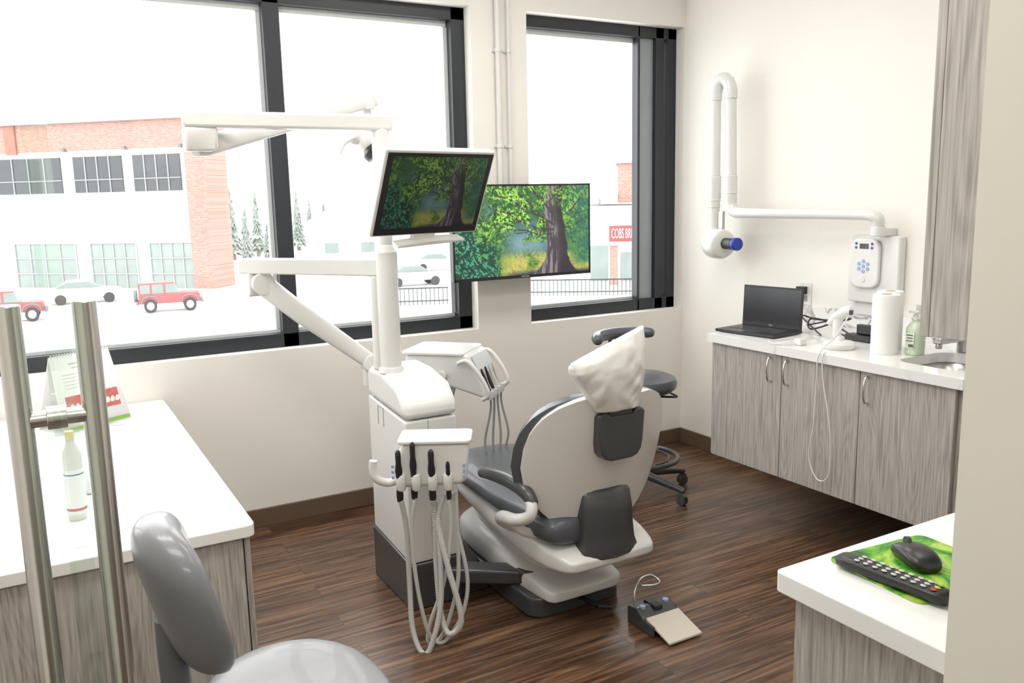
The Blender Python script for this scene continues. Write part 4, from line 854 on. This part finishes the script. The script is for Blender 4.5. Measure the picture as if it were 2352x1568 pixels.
sg=part(sh,"sign",M_red,[box(SX_(1403),SX_(1478),-.8,-.6,SZ_(550),SZ_(515))],bev=.03)
text(sh,"COBS BREAD",.95,(SX_(1440),-.83,SZ_(533)),(math.pi/2,0,0),M_wm,parent=sg,ext=.02,sx=.35)
def conifer(x,y,h):
    t=thing("conifer_tree","tall conifer tree with haze-paled green needles beyond the parking lot","tree",(x,y,GZ),group="conifers beyond the parking lot")
    part(t,"trunk",pm("bark",(.3,.25,.2),.9),[cyl((x,y,GZ),(x,y,GZ+h*.95),.25,.05,n=8)])
    def fol(bm):
        ph0=random.uniform(0,6)
        for k in range(17):
            z0=GZ+h*(.08+.052*k); rr_=h*.17*(1-k/18.0)*random.uniform(.75,1.15); n=20
            ring=[]
            for i in range(n):
                q=(1 if i%2 else random.uniform(.45,.7))*random.uniform(.8,1.15)
                ring.append(Vector((x+rr_*q*math.cos(2*math.pi*i/n+k+ph0),y+rr_*q*math.sin(2*math.pi*i/n+k+ph0),z0-(.35 if i%2 else 0)+random.uniform(-.2,.2))))
            vs=[bm.verts.new(p) for p in ring]; top=bm.verts.new((x,y,z0+h*.10))
            for i in range(n): bm.faces.new((vs[i],vs[(i+1)%n],top))
    part(t,"foliage",M_foliage,[fol])
def outp(px,dist):
    d=fw*1949.2+r*(px-1176); d=Vector((d.x,d.y,0)).normalized(); return -3.6+d.x*dist,-4.16+d.y*dist
for px,dist,h in ((552,99,8.0),(582,88,6.3),(608,104,7.8),(634,92,5.8),(700,114,8),(728,124,7),(760,112,6.5),(1352,130,7.5),(1378,125,7)):
    x,y=outp(px,dist); conifer(x,y,h)
for px,dist,wd,hh in ((820,88,9,6.6),(935,112,12,7.0),(1255,95,9,5.6)):
    x,y=outp(px,dist); bb=math.atan2(x+3.6,y+4.16)
    hs=thing("house","pale distant house with a grey gabled roof","house",(x,y,GZ),rot=(0,0,-bb),group="distant houses")
    part(hs,"wall",M_stucco,[box(-wd/2,wd/2,0,6,0,hh*.6)])
    part(hs,"roof",M_roofl,[prism([(-wd/2-.4,hh*.6),(wd/2+.4,hh*.6),(0,hh)],'Y',-.4,6.4)])
    part(hs,"window",M_extglassg,[box(-wd*.3,-wd*.15,-.05,0,1,2)]); part(hs,"window",M_extglassg,[box(wd*.1,wd*.25,-.05,0,1,2)])
for px,dist,wd in ((1330,53,3.6),(985,50,2.6)):
    x,y=outp(px,dist); bb=math.atan2(x+3.6,y+4.16)
    fn=thing("fence","dark metal railing along the sidewalk outside","fence",(x,y,GZ),rot=(0,0,-bb),group="sidewalk railings")
    part(fn,"rail",M_frame,[box(-wd,wd,-.03,.03,.95,1.03),box(-wd,wd,-.03,.03,.2,.27)])
    part(fn,"pickets",M_frame,[box(-wd+.25*i,-wd+.05+.25*i,-.015,.015,0,1.0) for i in range(int(wd*8))])
for px,dist,col,rt in ((955,62,M_roofl,.3),(1010,75,M_carw,.2)):
    x,y=outp(px,dist); bb=math.atan2(x+3.6,y+4.16)
    t=thing("car","pale grey sedan parked on the bright street","car",(x,y,GZ),rot=(0,0,-bb+rt),group="parked cars")
    part(t,"body",col,[prism([(-2.2,.4),(2.2,.4),(2.25,.65),(2.1,.85),(1.1,1.0),(-1.5,1.05),(-2.15,1.0),(-2.25,.7)],'Y',-.85,.85)],bev=.08)
    part(t,"cabin",M_extglassg,[prism([(-1.7,1.03),(1.1,.98),(.35,1.45),(-1.0,1.45)],'Y',-.7,.7)],bev=.05)
    for wx in (-1.4,1.4):
        for wy in (-.75,.75): part(t,"wheel",M_tyre,[cyl((wx,wy-.12,.33),(wx,wy+.12,.33),.33,n=20)])

# ------------------------------------------------------------ light
wd_=bpy.data.worlds.new("world"); bpy.context.scene.world=wd_; wd_.use_nodes=True
bg=wd_.node_tree.nodes["Background"]; bg.inputs[0].default_value=(.98,.99,1,1); bg.inputs[1].default_value=5.0
for i,(x,y) in enumerate(((-1.5,-1.3),(-3.3,-1.3),(-1.5,-2.8),(-3.3,-2.8),(-3.3,-5.0))):
    la=bpy.data.lights.new("ceiling_panel","AREA"); la.shape='RECTANGLE'; la.size=1.1; la.size_y=.55; la.energy=(18,26,12,22,30)[i]; la.color=(1,.965,.91)
    lo=bpy.data.objects.new("ceiling_panel",la); COL.objects.link(lo); lo.location=(x,y,ZC-.02)
vs=bpy.context.scene.view_settings; vs.view_transform='Standard'; vs.exposure=0.0; vs.look='None'
